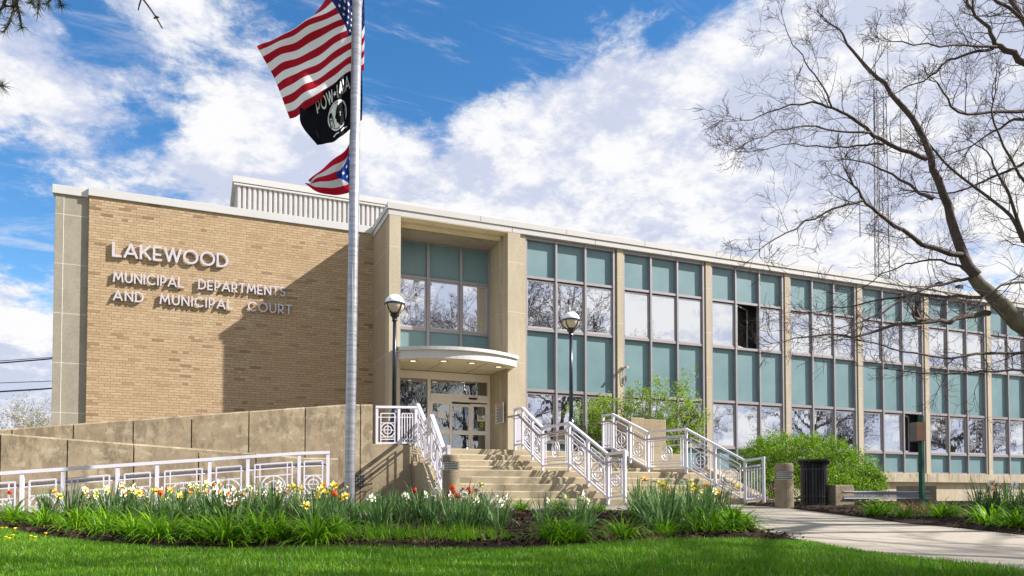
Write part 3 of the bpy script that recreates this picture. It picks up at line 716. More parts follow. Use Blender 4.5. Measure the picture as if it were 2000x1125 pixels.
def ramp_wall(pts, Y, th, zb, joints, lab):
    """pts: [(x, z top)]; blocks with open joints"""
    m = MB(); xs = sorted(set([p[0] for p in pts] + joints))
    def top(x):
        for (xa, za), (xb, zb_) in zip(pts, pts[1:]):
            if xa - 1e-6 <= x <= xb + 1e-6: return za + (zb_ - za) * (x - xa) / (xb - xa)
    for a, b in zip(xs, xs[1:]):
        g0 = .011 if a in joints else 0; g1 = .011 if b in joints else 0; c = .03
        a2, b2 = a + g0, b - g1; ta, tb = top(a), top(b)
        m.hexa([(a2, Y, zb), (b2, Y, zb), (b2, Y + th, zb), (a2, Y + th, zb), (a2, Y, ta - c), (b2, Y, tb - c), (b2, Y + th, tb - c), (a2, Y + th, ta - c)])
        m.hexa([(a2, Y, ta - c), (b2, Y, tb - c), (b2, Y + th, tb - c), (a2, Y + th, ta - c), (a2, Y + c, ta), (b2, Y + c, tb), (b2, Y + th, tb), (a2, Y + th, ta)])
        m.box(a + (0 if g0 else 0), b, Y + .06, Y + th - .05, zb, min(ta, tb) - .08, 1)
    return tag(m.build("ramp_wall", ["weathered_concrete", "dark_void"]), lab, "wall")
J = [atY(x, 850, 17.0).x for x in (23, 143, 260, 374, 486, 596, 704)]
ramp_wall([(-9, .75), (-3.58, 1.28), (-.29, 1.68), (3.0, 2.07), (3.63, 2.10)], 17.0, .25, -.6, J, "tall stained concrete ramp wall rising towards the entrance, behind the flagpole")
J = [atY(x, 900, 15.3).x for x in (-110, 0, 131, 261, 388, 500)]
ramp_wall([(-9, 1.44), (-3.22, 1.08), (.99, .83), (1.9, .76), (2.57, .76)], 15.3, .22, -.6, J, "lower weathered concrete ramp wall falling to the right, behind the white ramp railing")
m = MB(); m.box(-9, 2.2, 14.15, 15.3, -.6, -.28); tag(m.build("ramp_walk", "pavement_concrete"), "concrete ramp walk between the white railing and the lower ramp wall", "ramp", kind="structure")
# grille on the ramp wall
a = atY(690, 927, 16.98); b = atY(711, 949, 16.98)
gr = MB(); w = b.x - a.x; h = a.z - b.z
gr.box(a.x, b.x, 16.96, 16.995, b.z, a.z, 1)
for k in range(5):
    gr.box(a.x + w * (k / 4) * .9, a.x + w * (k / 4) * .9 + w * .1, 16.93, 16.959, b.z, a.z); gr.box(a.x + .001, b.x - .001, 16.935, 16.9585, b.z + h * (k / 4) * .9, b.z + h * (k / 4) * .9 + h * .1)
tag(gr.build("wall_vent", ["grey_box", "dark_void"]), "small square grey grille set low in the ramp wall beside the flagpole", "vent")
a, b = atY(1232, 815, 19.6), atY(1302, 876, 19.6)
m = MB(); m.box(a.x, a.x + .5, 19.6, 20.6, 0, a.z); m.box(a.x + .505, b.x, 19.62, 20.6, 0, a.z - .03)
tag(m.build("concrete_block_wall", "pedestal_concrete", bevel=.02), "square tan concrete block wall behind the right stair railing", "wall")

# ------------------------------------------------------------------ white railings with ring panels
def ring(m, c, sd, r, w=.026, n=24, dep=.02, mi=0):
    up = Vector((0, 0, 1)); nn = sd.cross(up).normalized()
    vs = []; fs = []
    for i in range(n):
        t = 2 * math.pi * i / n; e = sd * math.cos(t) + up * math.sin(t)
        for rr, o in ((r - w / 2, -dep / 2), (r + w / 2, -dep / 2), (r + w / 2, dep / 2), (r - w / 2, dep / 2)): vs.append(c + e * rr + nn * o)
    for i in range(n):
        a = i * 4; b = ((i + 1) % n) * 4
        for j in range(4): fs.append((a + j, a + (j + 1) % 4, b + (j + 1) % 4, b + j))
    m.add(vs, fs, mi)
def rail_panel(parent, A, Bp, H, style):
    """one panel between two posts; style: ring, wide, bars"""
    A = Vector(A); Bp = Vector(Bp); hd = Vector((Bp.x - A.x, Bp.y - A.y, 0)); Ln = hd.length; sd = hd.normalized(); sl = (Bp.z - A.z) / Ln
    def P(s, dz): return A + sd * s + Vector((0, 0, sl * s + dz))
    m = MB(); bt = -(H - .10)
    m.bar(P(0, bt), P(Ln, bt), .035, .04)
    mg = min(.09, Ln * .14); t = .024; q = [(mg, -.15), (Ln - mg, -.15), (Ln - mg, bt + .09), (mg, bt + .09)]
    for i in range(4):
        a, b = q[i], q[(i + 1) % 4]; m.bar(P(*a), P(*b), t if a[0] == b[0] else .022, t, up=(0, 0, 1) if a[0] != b[0] else tuple(sd.cross(Vector((0, 0, 1)))))
    nrm = tuple(sd.cross(Vector((0, 0, 1))))
    for s in (mg, Ln - mg):                                   # frame legs run on into the bottom rail
        m.bar(P(s, bt), P(s, bt + .09), .022, .024, up=nrm)
    m.bar(P(0, -.24), P(Ln, -.24), .018, .02)
    if style in ('ring', 'wide'):
        cz = (-.24 + bt + .05) / 2 - .02; R = min(.205, (Ln - 2 * mg) / 2 + .0, (-.24 - bt) / 2 - .03)
        c = P(Ln / 2, cz); ring(m, c, sd, R); ring(m, c, sd, R * .55, .022)
        m.bar(c - sd * R, c + sd * R, .016, .018); m.bar(c - Vector((0, 0, R)), c + Vector((0, 0, R)), .016, .018, up=nrm)
        for zz in (cz + R, cz - R): m.bar(P(mg, zz), P(Ln - mg, zz), .018, .02)
        if style == 'wide':
            for s in (mg + .085, Ln - mg - .085): m.bar(P(s, -.15), P(s, bt), .02, .02, up=nrm)
    else:
        for s in np.linspace(mg, Ln - mg, 5)[1:-1]: m.bar(P(s, -.15), P(s, bt), .022, .022, up=nrm)
    return m.build("ring_panel" if style != 'bars' else "bar_panel", "railing_paint", parent)
def railing(name, label, nodes, H, panels, hand=None, group=None, loc=None, last_post_extra=.0):
    """nodes: (x, y, ztop); panels: per segment list of (fraction, style)"""
    nodes = [Vector(n) for n in nodes]; root = thing(name, label, "railing", (nodes[0].x, nodes[0].y, nodes[0].z - H), group, absolute=True)
    tr = MB(); sec = []
    for i, q in enumerate(nodes):
        a = nodes[max(0, i - 1)]; b = nodes[min(len(nodes) - 1, i + 1)]; hd = Vector((b.x - a.x, b.y - a.y, 0)).normalized(); sd = Vector((-hd.y, hd.x, 0)) * .04
        q = q + (hd * (-.032 if i == 0 else (.032 if i == len(nodes) - 1 else 0))); up = Vector((0, 0, .0275)); sec.append([q - sd - up, q + sd - up, q + sd + up, q - sd + up])
    for a, b in zip(sec, sec[1:]): tr.add(a + b, [(0, 1, 5, 4), (1, 2, 6, 5), (2, 3, 7, 6), (3, 0, 4, 7)])
    tr.add(sec[0], [(3, 2, 1, 0)]); tr.add(sec[-1], [(0, 1, 2, 3)])
    tr.build("top_rail", "railing_paint", root)
    posts = []
    for si, (a, b) in enumerate(zip(nodes, nodes[1:])):
        pl = panels[si]; f0 = 0.0
        for fr, style in pl:
            A = a.lerp(b, f0); E = a.lerp(b, min(1, f0 + fr)); d = Vector((E.x - A.x, E.y - A.y, 0)).normalized() * .03; sl = (E.z - A.z) / max(.01, (Vector((E.x - A.x, E.y - A.y))).length)
            posts.append(A)
            rail_panel(root, A + Vector((d.x, d.y, sl * .03)), E - Vector((d.x, d.y, sl * .03)), H, style); f0 += fr
    posts.append(nodes[-1])
    for i, p in enumerate(posts):
        q = posts[i + 1] if i < len(posts) - 1 else posts[i - 1]
        hd = Vector((q.x - p.x, q.y - p.y, 0)).normalized()
        m = MB(); m.bar(p - Vector((0, 0, H + .05)), p - Vector((0, 0, .0285)), .06, .06, up=tuple(hd)); m.build("post", "railing_paint", root)
    if hand:
        m = MB(); off = Vector(hand[0]); dz = hand[1]; pts = [n + off + Vector((0, 0, dz)) for n in nodes]
        pts = [pts[0] - (pts[1] - pts[0]).normalized() * .12] + pts; m.tube(pts, .027, 10)
        for p in posts[::2]: m.bar(p + Vector((0, 0, dz - .05)), p + off + Vector((0, 0, dz - .02)), .014, .014)
        m.build("handrail", "stainless", root, smooth=True)
    return root
pxs = [-104, -32, 44, 124, 230, 307, 409.5, 484, 584, 640]
a, b = atY(0, 925, 14), atY(584, 885.5, 14)
X = [atY(x, 910, 14).x for x in pxs]; zt = lambda x: a.z + (b.z - a.z) * (x - a.x) / (b.x - a.x)
nod = [(x, 14.0, zt(x) if x <= X[8] + .001 else atY(640, 883.5, 14).z) for x in X]
sty = ['ring', 'wide', 'ring', 'wide', 'ring', 'wide', 'ring', 'wide', 'ring']
LT = X[8] - X[0]
railing("ramp_railing", "long white railing with ring panels along the ramp walk, behind the daffodil bed", [nod[0], nod[8], nod[9]], 1.02, [[((X[i + 1] - X[i]) / LT, sty[i]) for i in range(8)], [(1, 'ring')]], hand=((0, .12, 0), -.20))
Q = lambda pts: [tuple(atY(x, y, Y)) for x, y, Y in pts]
railing("guard_railing", "short level white guard railing with one ring panel, left of the entrance steps", Q([(736, 795, 17.3), (812, 795.5, 17.3)]), .95, [[(.56, 'ring'), (.44, 'bars')]])
railing("stair_railing", "white ring-panelled stair railing on the left side of the steps, nearest the flagpole", Q([(817, 790, 18.2), (831, 825, 17.0), (843.6, 812, 15.5), (867, 877, 14.2), (876, 872, 13.85)]), 1.02,
        [[(.5, 'ring'), (.5, 'ring')], [(.99, 'wide')], [(.5, 'ring'), (.5, 'ring')], [(1, 'bars')]], hand=((.09, 0, 0), -.2))
railing("stair_railing", "white ring-panelled stair railing in the middle of the steps, dividing them", Q([(1006, 800, 18.45), (1021, 797, 18.1), (1060, 836, 17.0), (1112, 826, 15.5), (1187, 887, 14.2), (1220, 881.5, 13.8)]), 1.05,
        [[(1, 'bars')], [(.5, 'ring'), (.5, 'ring')], [(1, 'wide')], [(.5, 'ring'), (.5, 'ring')], [(1, 'ring')]], hand=((-.14, -.03, 0), -.2))
railing("stair_railing", "white ring-panelled stair railing on the right side of the steps, in front of the shrubs", Q([(1178, 812, 18.7), (1197, 809, 18.2), (1266, 845, 17.0), (1340, 838, 15.5), (1455, 900, 14.2), (1491, 894, 13.85)]), 1.05,
        [[(1, 'bars')], [(.5, 'ring'), (.5, 'ring')], [(1, 'wide')], [(.5, 'ring'), (.5, 'ring')], [(1, 'bars')]], hand=((-.14, -.03, 0), -.2))

# ------------------------------------------------------------------ lamp posts
def lamp_post(x, y, ztop, label):
    H = ztop - FLOOR; gr_ = .25; zc = H - gr_
    L = thing("lamp_post", label, "lamp post", (x, y, FLOOR), "globe lamp posts at the entrance")
    m = MB(); m.lathe([(.20, 0), (.20, .06), (.15, .10), (.135, .5), (.155, .54), (.155, .60), (.11, .66), (.085, .82), (.095, .86), (.07, .92), (.058, 1.0)], n=16); m.build("base", "lamp_blue_black", L, smooth=False)
    m = MB(); m.lathe([(.058, .98), (.052, 2.2), (.046, zc - .42)], n=14); m.build("shaft", "lamp_blue_black", L, smooth=True)
    m = MB(); m.lathe([(.046, zc - .44), (.075, zc - .42), (.06, zc - .38), (.075, zc - .33), (.11, zc - .30), (.12, zc - .26), (.10, zc - .245)], n=16); m.build("fitter", "lamp_blue_black", L)
    up = MB(); up.lathe([(gr_ * math.cos(t), zc + gr_ * math.sin(t)) for t in np.linspace(0.03, 1.54, 12)], n=24); up.build("globe_cap", "globe_white", L, smooth=True)
    lo = MB(); lo.lathe([(gr_ * .98 * math.cos(t), zc + gr_ * .98 * math.sin(t)) for t in np.linspace(-1.25, 0.0, 10)], n=24); lo.build("globe", "globe_cream", L, smooth=True)
    cg = MB(); cg.lathe([(gr_ * 1.0, zc - .022), (gr_ * 1.06, zc - .02), (gr_ * 1.06, zc + .018), (gr_ * 1.0, zc + .02)], n=28)
    for k in range(4):
        a = math.pi / 2 * k + .5; e = Vector((math.cos(a), math.sin(a), 0))
        cg.tube([e * (gr_ * 1.02 * math.cos(t)) + Vector((0, 0, zc + gr_ * 1.02 * math.sin(t))) for t in np.linspace(0, -1.25, 9)], .014, 5)
    cg.build("cage", "lamp_blue_black", L)
    return L
p = atY(771, 575, 18.4); lamp_post(p.x, p.y, p.z, "dark globe lamp post at the left edge of the entrance platform, before the left pier")
p = atY(1115, 609, 18.8); lamp_post(p.x, p.y, p.z, "dark globe lamp post behind the middle stair railing, before the curtain wall")

# ------------------------------------------------------------------ bollard lights
def bollard(pos, h, label):
    Bq = thing("bollard_light", label, "bollard", pos, "concrete bollard lights"); r = .165
    m = MB(); m.lathe([(r, -.06), (r, h - .30)], n=28); m.build("column", "bollard_aggregate", Bq, smooth=False)
    m = MB(); m.lathe([(r, h - .14), (r, h - .05), (r * .97, h - .02), (r * .86, h), (.001, h + .008)], n=28); m.build("cap", "bollard_aggregate", Bq)
    m = MB(); m.lathe([(r * .8, h - .305), (r * .8, h - .13)], n=24); m.build("lens", "globe_cream", Bq)
    m = MB()
    for k in range(5): z = h - .298 + k * .034; m.lathe([(r * .84, z + .012), (r * 1.01, z), (r * 1.01, z + .01), (r * .84, z + .02)], n=28)
    m.build("louvre_rings", "stainless", Bq)
    return Bq
p = G(1532, 993); bollard(p, (993 - 905) / FPX * (p.dot(F3)), "concrete bollard light beside the black litter bin")
p = atY(881, 978, 13.75); p.z = gz(p.x, p.y); bollard(p, atY(881, 888, 13.75).z - p.z, "concrete bollard light at the foot of the left stair railing, behind the tulips")

# ------------------------------------------------------------------ litter bin, bench, sign post
p = G(1590, 991); dd = p.dot(F3); hh = 91 / FPX * dd
BN = thing("litter_bin", "black slatted metal litter bin with a flared rim standing beside the bollard and the bench", "litter bin", p)
rb = 26 / FPX * dd
m = MB(); m.lathe([(rb * .86, .03), (rb * .86, hh * .86)], n=24); m.lathe([(rb * .84, hh * .86), (rb * .80, hh * .95), (rb * .3, hh * .97), (.01, hh * .96)], n=24); m.build("liner", "bin_black", BN)
for k in range(26):
    a = 2 * math.pi * k / 26; e = Vector((math.cos(a), math.sin(a), 0)); s = MB()
    pts = [e * rb * .93 + Vector((0, 0, .02)), e * rb * .93 + Vector((0, 0, hh * .80)), e * rb * .98 + Vector((0, 0, hh * .91)), e * rb * 1.16 + Vector((0, 0, hh * .985))]
    for q, w in zip(pts, pts[1:]): s.bar(q, w, .032, .008, up=tuple(e))
    s.build("slat", "black_iron", BN)
for z, r_ in ((hh * .06, .945), (hh * .22, .95), (hh * .80, .95), (hh * .99, 1.17)):
    m = MB(); m.lathe([(rb * r_, z), (rb * (r_ + .025), z), (rb * (r_ + .025), z + .03), (rb * r_, z + .03)], n=32); m.build("hoop", "black_iron", BN)

p0 = G(1632, 992); p1 = G(1800, 990); ax = (p1 - p0); ax.z = 0; ax.normalize(); py = Vector((-ax.y, ax.x, 0))
BE = thing("bench", "low bench with a steel rod seat between two square concrete end blocks", "bench", p0, rotz=math.atan2(ax.y, ax.x))
Lb = (p1 - p0).length + .42; hb = 45 / FPX * p0.dot(F3)
for x0 in (0, Lb - .46):
    m = MB(); m.box(x0, x0 + .46, 0, .55, -.05, hb); m.build("end_block", "bollard_aggregate", BE, bevel=.015)
m = MB(); n = 62
prof = [(.02, hb * .62), (.05, hb * .70), (.14, hb * .72), (.30, hb * .70), (.44, hb * .70), (.50, hb * .62)]
for k in range(n):
    x = .20 + (Lb - .40) * k / (n - 1); m.tube([(x, y, z) for y, z in [(-.02, hb * .40)] + prof], .009, 5)
m.build("seat", "bench_steel", BE)
m = MB()
for y, z in ((-.02, hb * .40), (.0, hb * .70), (.5, hb * .60)): m.tube([(.18, y, z), (Lb - .18, y, z)], .014, 6)
m.build("seat_rail", "bench_steel", BE)

p = atD(1801, 985, 12.6); p.z = gz(p.x, p.y)
SG = thing("sign_post", "dark green steel post carrying a small box sign with a tan panel", "sign post", p)
ht = atY(1797, 811, p.y).z - p.z
m = MB(); m.box(-.035, .035, -.035, .035, -.1, ht); m.build("post", "green_post", SG, bevel=.006)
z0, z1 = atY(1780, 862, p.y).z - p.z, atY(1780, 825, p.y).z - p.z
m = MB(); m.hexa([(q[0], q[1], z) for z in (z0, z1) for q in ((-.22, -.09), (-.10, -.16), (-.04, .02), (-.16, .09))]); bx = m.build("sign_box", "grey_box", SG, bevel=.005)
m = MB(); m.hexa([(q[0], q[1], z) for z in (z0 + .006, z1 - .006) for q in ((-.219, -.097), (-.103, -.166), (-.101, -.161), (-.217, -.092))]); m.build("sign_panel", "orange_panel", bx)
m = MB()
for z in (z0 + .14, z1 - .05): m.box(-.06, .05, -.045, .045, z, z + .03)
m.build("clamp", "stainless", SG)

# ------------------------------------------------------------------ small fixtures and notices
a = atY(1217, 720, 22.06)
CM = thing("security_camera", "small white security camera with a drooping cable on a stone column", "camera", a)
m = MB(); m.box(-.06, .05, -.05, .01, -.02, .06); m.build("mount", "camera_white", CM)
m = MB(); m.tube([(0, -.03, .02), (.02, -.12, .04), (.06, -.22, .02)], [.03, .045, .045], 10); m.build("body", "camera_white", CM)
m = MB(); m.tube([(-.02, -.03, -.02), (-.05, -.02, -.25), (-.03, -.02, -.5), (.04, -.02, -.58), (.10, -.02, -.45), (.11, -.02, -.38)], .010, 5); m.box(.07, .13, -.05, .0, -.42, -.25); m.build("cable", "grey_box", CM)
def sheet(name, label, cat, x0, x1, z0, z1, Y, lines, title=None):
    m = MB(); m.box(x0, x1, Y - .006, Y, z0, z1)
    rr = random.Random(int(x0 * 100)); h = (z1 - z0)
    if title: m.box(x0 + .12 * (x1 - x0), x1 - .12 * (x1 - x0), Y - .008, Y - .0061, z1 - .14 * h, z1 - .05 * h, 2 if title == 'red' else 1)
    for k in range(lines):
        z = z1 - h * (.2 + .72 * k / max(1, lines)); m.box(x0 + .1 * (x1 - x0), x0 + (x1 - x0) * rr.uniform(.6, .9), Y - .008, Y - .0061, z - .25 * h * .72 / max(1, lines), z + .2 * h * .72 / max(1, lines), 1)
    o = m.build(name, ["paper_white", "print_black", "print_red"]); return tag(o, label, cat)
Yd = YR - .03
a, b = atY(854, 804, Yd), atY(870, 817, Yd); sheet("paper_notice", "blank white paper taped to the left sliding door glass", "notice", a.x, b.x, b.z, a.z, Yd, 0)
a, b = atY(932, 810, Yd), atY(947, 823, Yd); sheet("paper_notice", "small white printed notice on the right sliding door, above the lime sticker", "notice", a.x, b.x, b.z, a.z, Yd, 4, 'black')
a = atY(940, 830, Yd); m = MB(); m.tube([(a.x, Yd - .004, a.z), (a.x, Yd, a.z)], .075, 20); m.box(a.x - .06, a.x + .06, Yd - .006, Yd - .0042, a.z - .012, a.z + .008, 1)
tag(m.build("round_sticker", ["sticker_lime", "print_black"]), "round lime green sticker on the right sliding door", "sticker")
XS = 8.946
a, b = atX(968, 790, XS), atX(984, 822, XS)
m = MB(); y0, y1 = b.y, a.y; m.box(XS - .012, XS, min(y0, y1), max(y0, y1), b.z - .05, a.z)
lo, hi = min(y0, y1), max(y0, y1); hgt = a.z - b.z + .05
for k in range(16): m.box(XS - .015, XS - .0121, lo + .06 * (hi - lo), hi - (.08 + .1 * (k % 3)) * (hi - lo), b.z - .05 + hgt * (.05 + k * .052), b.z - .05 + hgt * (.075 + k * .052), 1)
for k in range(2): m.box(XS - .015, XS - .0121, lo + .15 * (hi - lo), hi - .15 * (hi - lo), a.z - hgt * (.055 + .05 * k), a.z - hgt * (.025 + .05 * k), 2)
tag(m.build("entrance_notice", ["paper_white", "print_black", "print_red"]), "tall white notice with a red heading and small print on the entrance pier", "notice")

# black outdoor chair on the platform
p = Vector(atY(1152, 868, 20.2)); p.z = FLOOR
CH = thing("outdoor_chair", "black metal outdoor chair on the platform, half hidden behind the middle stair railing", "chair", p, rotz=.5)
m = MB(); m.box(-.27, .27, -.25, .25, .42, .45); m.build("seat", "black_iron", CH)
m = MB()
for k in range(7): x = -.25 + .5 * k / 6; m.bar((x, .24, .45), (x, .33, .95), .02, .02, up=(1, 0, 0))
m.bar((-.28, .33, .95), (.28, .33, .95), .03, .03); m.build("backrest", "black_iron", CH)
for sx in (-1, 1):
    m = MB(); m.bar((sx * .28, -.24, .66), (sx * .28, .28, .66), .04, .02); m.bar((sx * .28, -.24, .45), (sx * .28, -.24, .66), .02, .02, up=(1, 0, 0)); m.build("armrest", "black_iron", CH)
    for sy in (-1, 1): m = MB(); m.bar((sx * .25, sy * .23, 0), (sx * .25, sy * .23, .43), .025, .025, up=(1, 0, 0)); m.build("leg", "black_iron", CH)

# landscape light lying in the bed
p = G(850, 1004); m = MB()
m.hexa([(-.33, -.1, 0), (.33, -.1, 0), (.33, .12, 0), (-.33, .12, 0), (-.22, -.05, .13), (.27, -.05, .15), (.27, .1, .15), (-.22, .1, .13)])
o = m.build("ground_light", "black_iron", bevel=.02); o.location = p; o.rotation_euler = (0, 0, -.35); tag(o, "low black ground light housing in the bed behind the tulips", "ground light")
# floodlights and boxes on the roof edge
p = atY(1738, 540, 23.2); FLR = thing("roof_box", "dark box at the foot of the radio mast on the roof edge", "roof box", (p.x, 23.2, FT))
m = MB(); m.hexa([(-.5, -.3, 0), (.45, -.3, 0), (.45, .5, 0), (-.5, .5, 0), (-.45, -.25, .12), (.35, -.25, .30), (.35, .4, .30), (-.45, .4, .12)]); m.build("housing", "grey_box", FLR)
for px, py_, lab in ((1833, 558, "small dark floodlight on the roof edge, left of the thick tree limb"), (1872, 566, "smaller dark floodlight on the roof edge, nearer the thick tree limb")):
    p = atY(px, py_, 22.2); f = thing("roof_floodlight", lab, "floodlight", (p.x, 22.2, FT), "floodlights on the roof edge")
    m = MB(); m.tube([(0, 0, 0), (0, 0, .14)], .02, 6); m.build("bracket", "black_iron", f)
    m = MB(); m.hexa([(-.12, -.14, .10), (.12, -.14, .10), (.1, .1, .18), (-.1, .1, .18), (-.12, -.14, .28), (.12, -.14, .28), (.1, .1, .26), (-.1, .1, .26)]); m.build("lamp_head", "black_iron", f)

# ------------------------------------------------------------------ radio mast, antennas, overhead wires
Yt = 34.0
xa, xb = atY(1709, 540, Yt).x, atY(1745, 540, Yt).x; zt_ = atY(1727, 175, Yt).z; cx = (xa + xb) / 2
RM = thing("radio_mast", "tall slender lattice radio mast on the roof behind the bare tree", "radio mast", (cx, Yt, 8.7))
hw = (xb - xa) / 2 * .62; legs = [(-hw, 0), (hw, 0), (0, hw * 1.5)]; H = zt_ - 8.7
m = MB()
for x, y in legs: m.tube([(x, y, 0), (x * .8, y * .8, H)], .034, 5)
m.build("mast_leg", "tower_steel", RM)
m = MB(); n = 17
for k in range(n):
    za, zb_ = H * k / n, H * (k + 1) / n; f = lambda z: 1 - .2 * z / H
    for i in range(3):
        a, b = legs[i], legs[(i + 1) % 3]
        m.tube([(a[0] * f(za), a[1] * f(za), za), (b[0] * f(zb_), b[1] * f(zb_), zb_)], .014, 4); m.tube([(b[0] * f(za), b[1] * f(za), za), (a[0] * f(zb_), a[1] * f(zb_), zb_)], .014, 4)
        m.tube([(a[0] * f(za), a[1] * f(za), za), (b[0] * f(za), b[1] * f(za), za)], .014, 4)
m.build("mast_lattice", "tower_steel", RM)
for dx, top, bot in ((.72, 40, 170), (-.55, 110, 260), (.25, 160, 300), (-.2, 205, 420), (.55, 230, 470), (-1.9, 165, 330), (-1.9, 340, 470), (1.75, 130, 300)):
    zt2, zb2 = atY(1727, top, Yt).z - 8.7, atY(1727, bot, Yt).z - 8.7
    m = MB(); m.tube([(dx, .1, zb2), (dx, .1, (zb2 + zt2) / 2), (dx, .1, zt2)], [.04, .03, .014], 5); m.tube([(0, .1, zb2 + .3), (dx, .1, zb2 + .3)], .025, 4); m.build("whip_antenna", "tower_steel", RM)
for i, (yl, yr, lab) in enumerate(((705, 696, "topmost thin overhead wire left of the building"), (709, 698, "second overhead wire from the top, a thicker cable left of the building"), (748, 744, "third overhead wire from the top, left of the building"), (765, 757, "lowest overhead cable left of the building, just above the distant tree"))):
    a, b = atD(-900, yl + 60, 46), atD(160, yr - 3, 46); c = (a + b) / 2; mid = atD(0, yl, 46)
    m = MB(); P = [a, a.lerp(mid, .5) - Vector((0, 0, .15)), mid, mid.lerp(b, .5) - Vector((0, 0, .02)), b, b + (b - mid) * 2]
    m.tube(P, (.022, .045, .022, .05)[i], 5); tag(m.build("overhead_wire", "wire_black"), lab, "wire", "overhead wires")

# ------------------------------------------------------------------ flagpole and flags
PD = 12.0
pb, pt = atD(682, 1004, PD), atD(698.6, -75, PD)
FP = thing("flagpole", "tall brushed metal flagpole standing in the flower bed before the ramp wall", "flagpole", (pb.x, pb.y, gz(pb.x, pb.y)))
o0 = Vector(FP.location)
def mat_pole():
    t = NT("brushed_pole"); z = t.sep()[2]; w = t.noise(1.0, 3, .6, t.mapping((2, 2, 26))); n = t.noise(30, 3)
    t.col(t.ramp(w, [(.3, lin(158, 158, 164)), (.7, lin(206, 206, 210))])); t.set(Roughness=.38, Metallic=.75); MATS["brushed_pole"] = t.m
mat_pole()
m = MB(); m.tube([pb - o0 - Vector((0, 0, .3)), pb - o0, (pt - o0) * .5 + (pb - o0) * .5, pt - o0], [.082, .082, .080, .078], 24, cap=True); m.build("pole", "brushed_pole", FP, smooth=True)
m = MB(); m.lathe([(.082, 0), (.17, .0), (.17, .05), (.10, .09), (.084, .10)], tuple(pb - o0), 20); m.build("collar", "brushed_pole", FP)
m = MB(); m.lathe([(.05, -.02), (.10, .03), (.12, .12), (.10, .21), (.02, .24)], tuple(pt - o0), 16); m.build("finial", "brushed_pole", FP)
m = MB(); m.tube([atD(690, 700, PD - .1) - o0, atD(694, 300, PD - .02) - o0 + Vector((-.06, 0, 0)), atD(699, -40, PD) - o0 + Vector((.09, 0, 0))], .006, 5); m.tube([atD(683, 300, PD + .05) - o0, atD(684, 262, PD + .05) - o0, atD(690, 230, PD + .08) - o0], .012, 5); m.build("halyard", "rope_white", FP)

def lag(ts, t):
    r = np.ones((len(ts),) + np.shape(t))
    for i in range(len(ts)):
        for j in range(len(ts)):
            if j != i: r[i] *= (t - ts[j]) / (ts[i] - ts[j])
    return r
def flag_map(us, vs, px, dep):
    """a smooth cloth through control points given as (x, y) seen + metres of depth"""
    C = np.array([[list(atD(px[i][j][0], px[i][j][1], PD + dep[i][j])) for j in range(len(vs))] for i in range(len(us))])
    def f(u, v):
        u = np.asarray(u, float); v = np.asarray(v, float)
        # piecewise-cubic (Catmull-Rom) in both directions
        def basis(ts, t):
            W = np.zeros((len(ts),) + t.shape); n = len(ts)
            k = np.clip(np.searchsorted(ts, t, side='right') - 1, 0, n - 2)
            t0 = np.take(ts, k); t1 = np.take(ts, k + 1); s = np.clip((t - t0) / (t1 - t0), -.2, 1.2)
            h00, h10, h01, h11 = 2 * s**3 - 3 * s**2 + 1, s**3 - 2 * s**2 + s, -2 * s**3 + 3 * s**2, s**3 - s**2
            for idx in np.ndindex(t.shape):
                kk = k[idx]; dt = t1[idx] - t0[idx]
                W[(kk,) + idx] += h00[idx]; W[(kk + 1,) + idx] += h01[idx]
                for (end, hh_) in ((kk, h10[idx]), (kk + 1, h11[idx])):
                    a = max(end - 1, 0); b = min(end + 1, n - 1); sc = dt / (ts[b] - ts[a])
                    W[(b,) + idx] += hh_ * sc; W[(a,) + idx] -= hh_ * sc
            return W
        A = basis(np.array(us, float), u); Bv = basis(np.array(vs, float), v)
        return np.einsum('i...,j...,ijk->...k', A, Bv, C)
    return f
def cloth(name, f, mat, parent, nu=64, nv=40, ripple=None):
    U, V = np.meshgrid(np.linspace(0, 1, nu), np.linspace(0, 1, nv), indexing='ij')
    P = f(U, V)
    if ripple is not None: P = P + ripple(U, V)[..., None] * np.array(F3)
    m = MB(); m.v = [tuple(p) for p in P.reshape(-1, 3)]
    for i in range(nu - 1):
        for j in range(nv - 1): m.f.append((i * nv + j, (i + 1) * nv + j, (i + 1) * nv + j + 1, i * nv + j + 1)); m.m.append(0)
    me = m.mesh(name, mat, True)
    uv = me.uv_layers.new(name="UVMap"); vi = np.zeros(len(me.loops), int); me.loops.foreach_get('vertex_index', vi)
    uv.data.foreach_set('uv', np.stack([U.ravel()[vi], V.ravel()[vi]], 1).ravel())
    o = bpy.data.objects.new(name, me); COL.objects.link(o)
    if parent: o.parent = parent; o.location = -Vector(parent.location)
    return o
def art(name, polys, f, mats, parent, ripple=None, lift=.006):
    """flat emblem pieces laid on the cloth; polys: (outline in uv, material index, layer)"""
    m = MB()
    for poly, mi, lay in polys:
        tri = tessellate_polygon([[Vector((a, b, 0)) for a, b in poly]])
        bm = bmesh.new(); vs = [bm.verts.new((a, b, 0)) for a, b in poly]
        for t in tri:
            try: bm.faces.new([vs[i] for i in t])
            except ValueError: pass
        if len(poly) > 5: bmesh.ops.subdivide_edges(bm, edges=[e for e in bm.edges if e.calc_length() > .06], cuts=2, use_grid_fill=True)
        bm.verts.index_update(); uu = np.array([v.co.x for v in bm.verts]); vv = np.array([v.co.y for v in bm.verts])
        P = f(uu, vv)
        if ripple is not None: P = P + ripple(uu, vv)[..., None] * np.array(F3)
        for sgn in (-1, 1):
            m.add([tuple(p + np.array(F3) * sgn * (lift + .0025 * lay)) for p in P], [tuple(v.index for v in fc.verts) for fc in bm.faces], mi)
        bm.free()
    return m.build(name, mats, parent, fix=False)
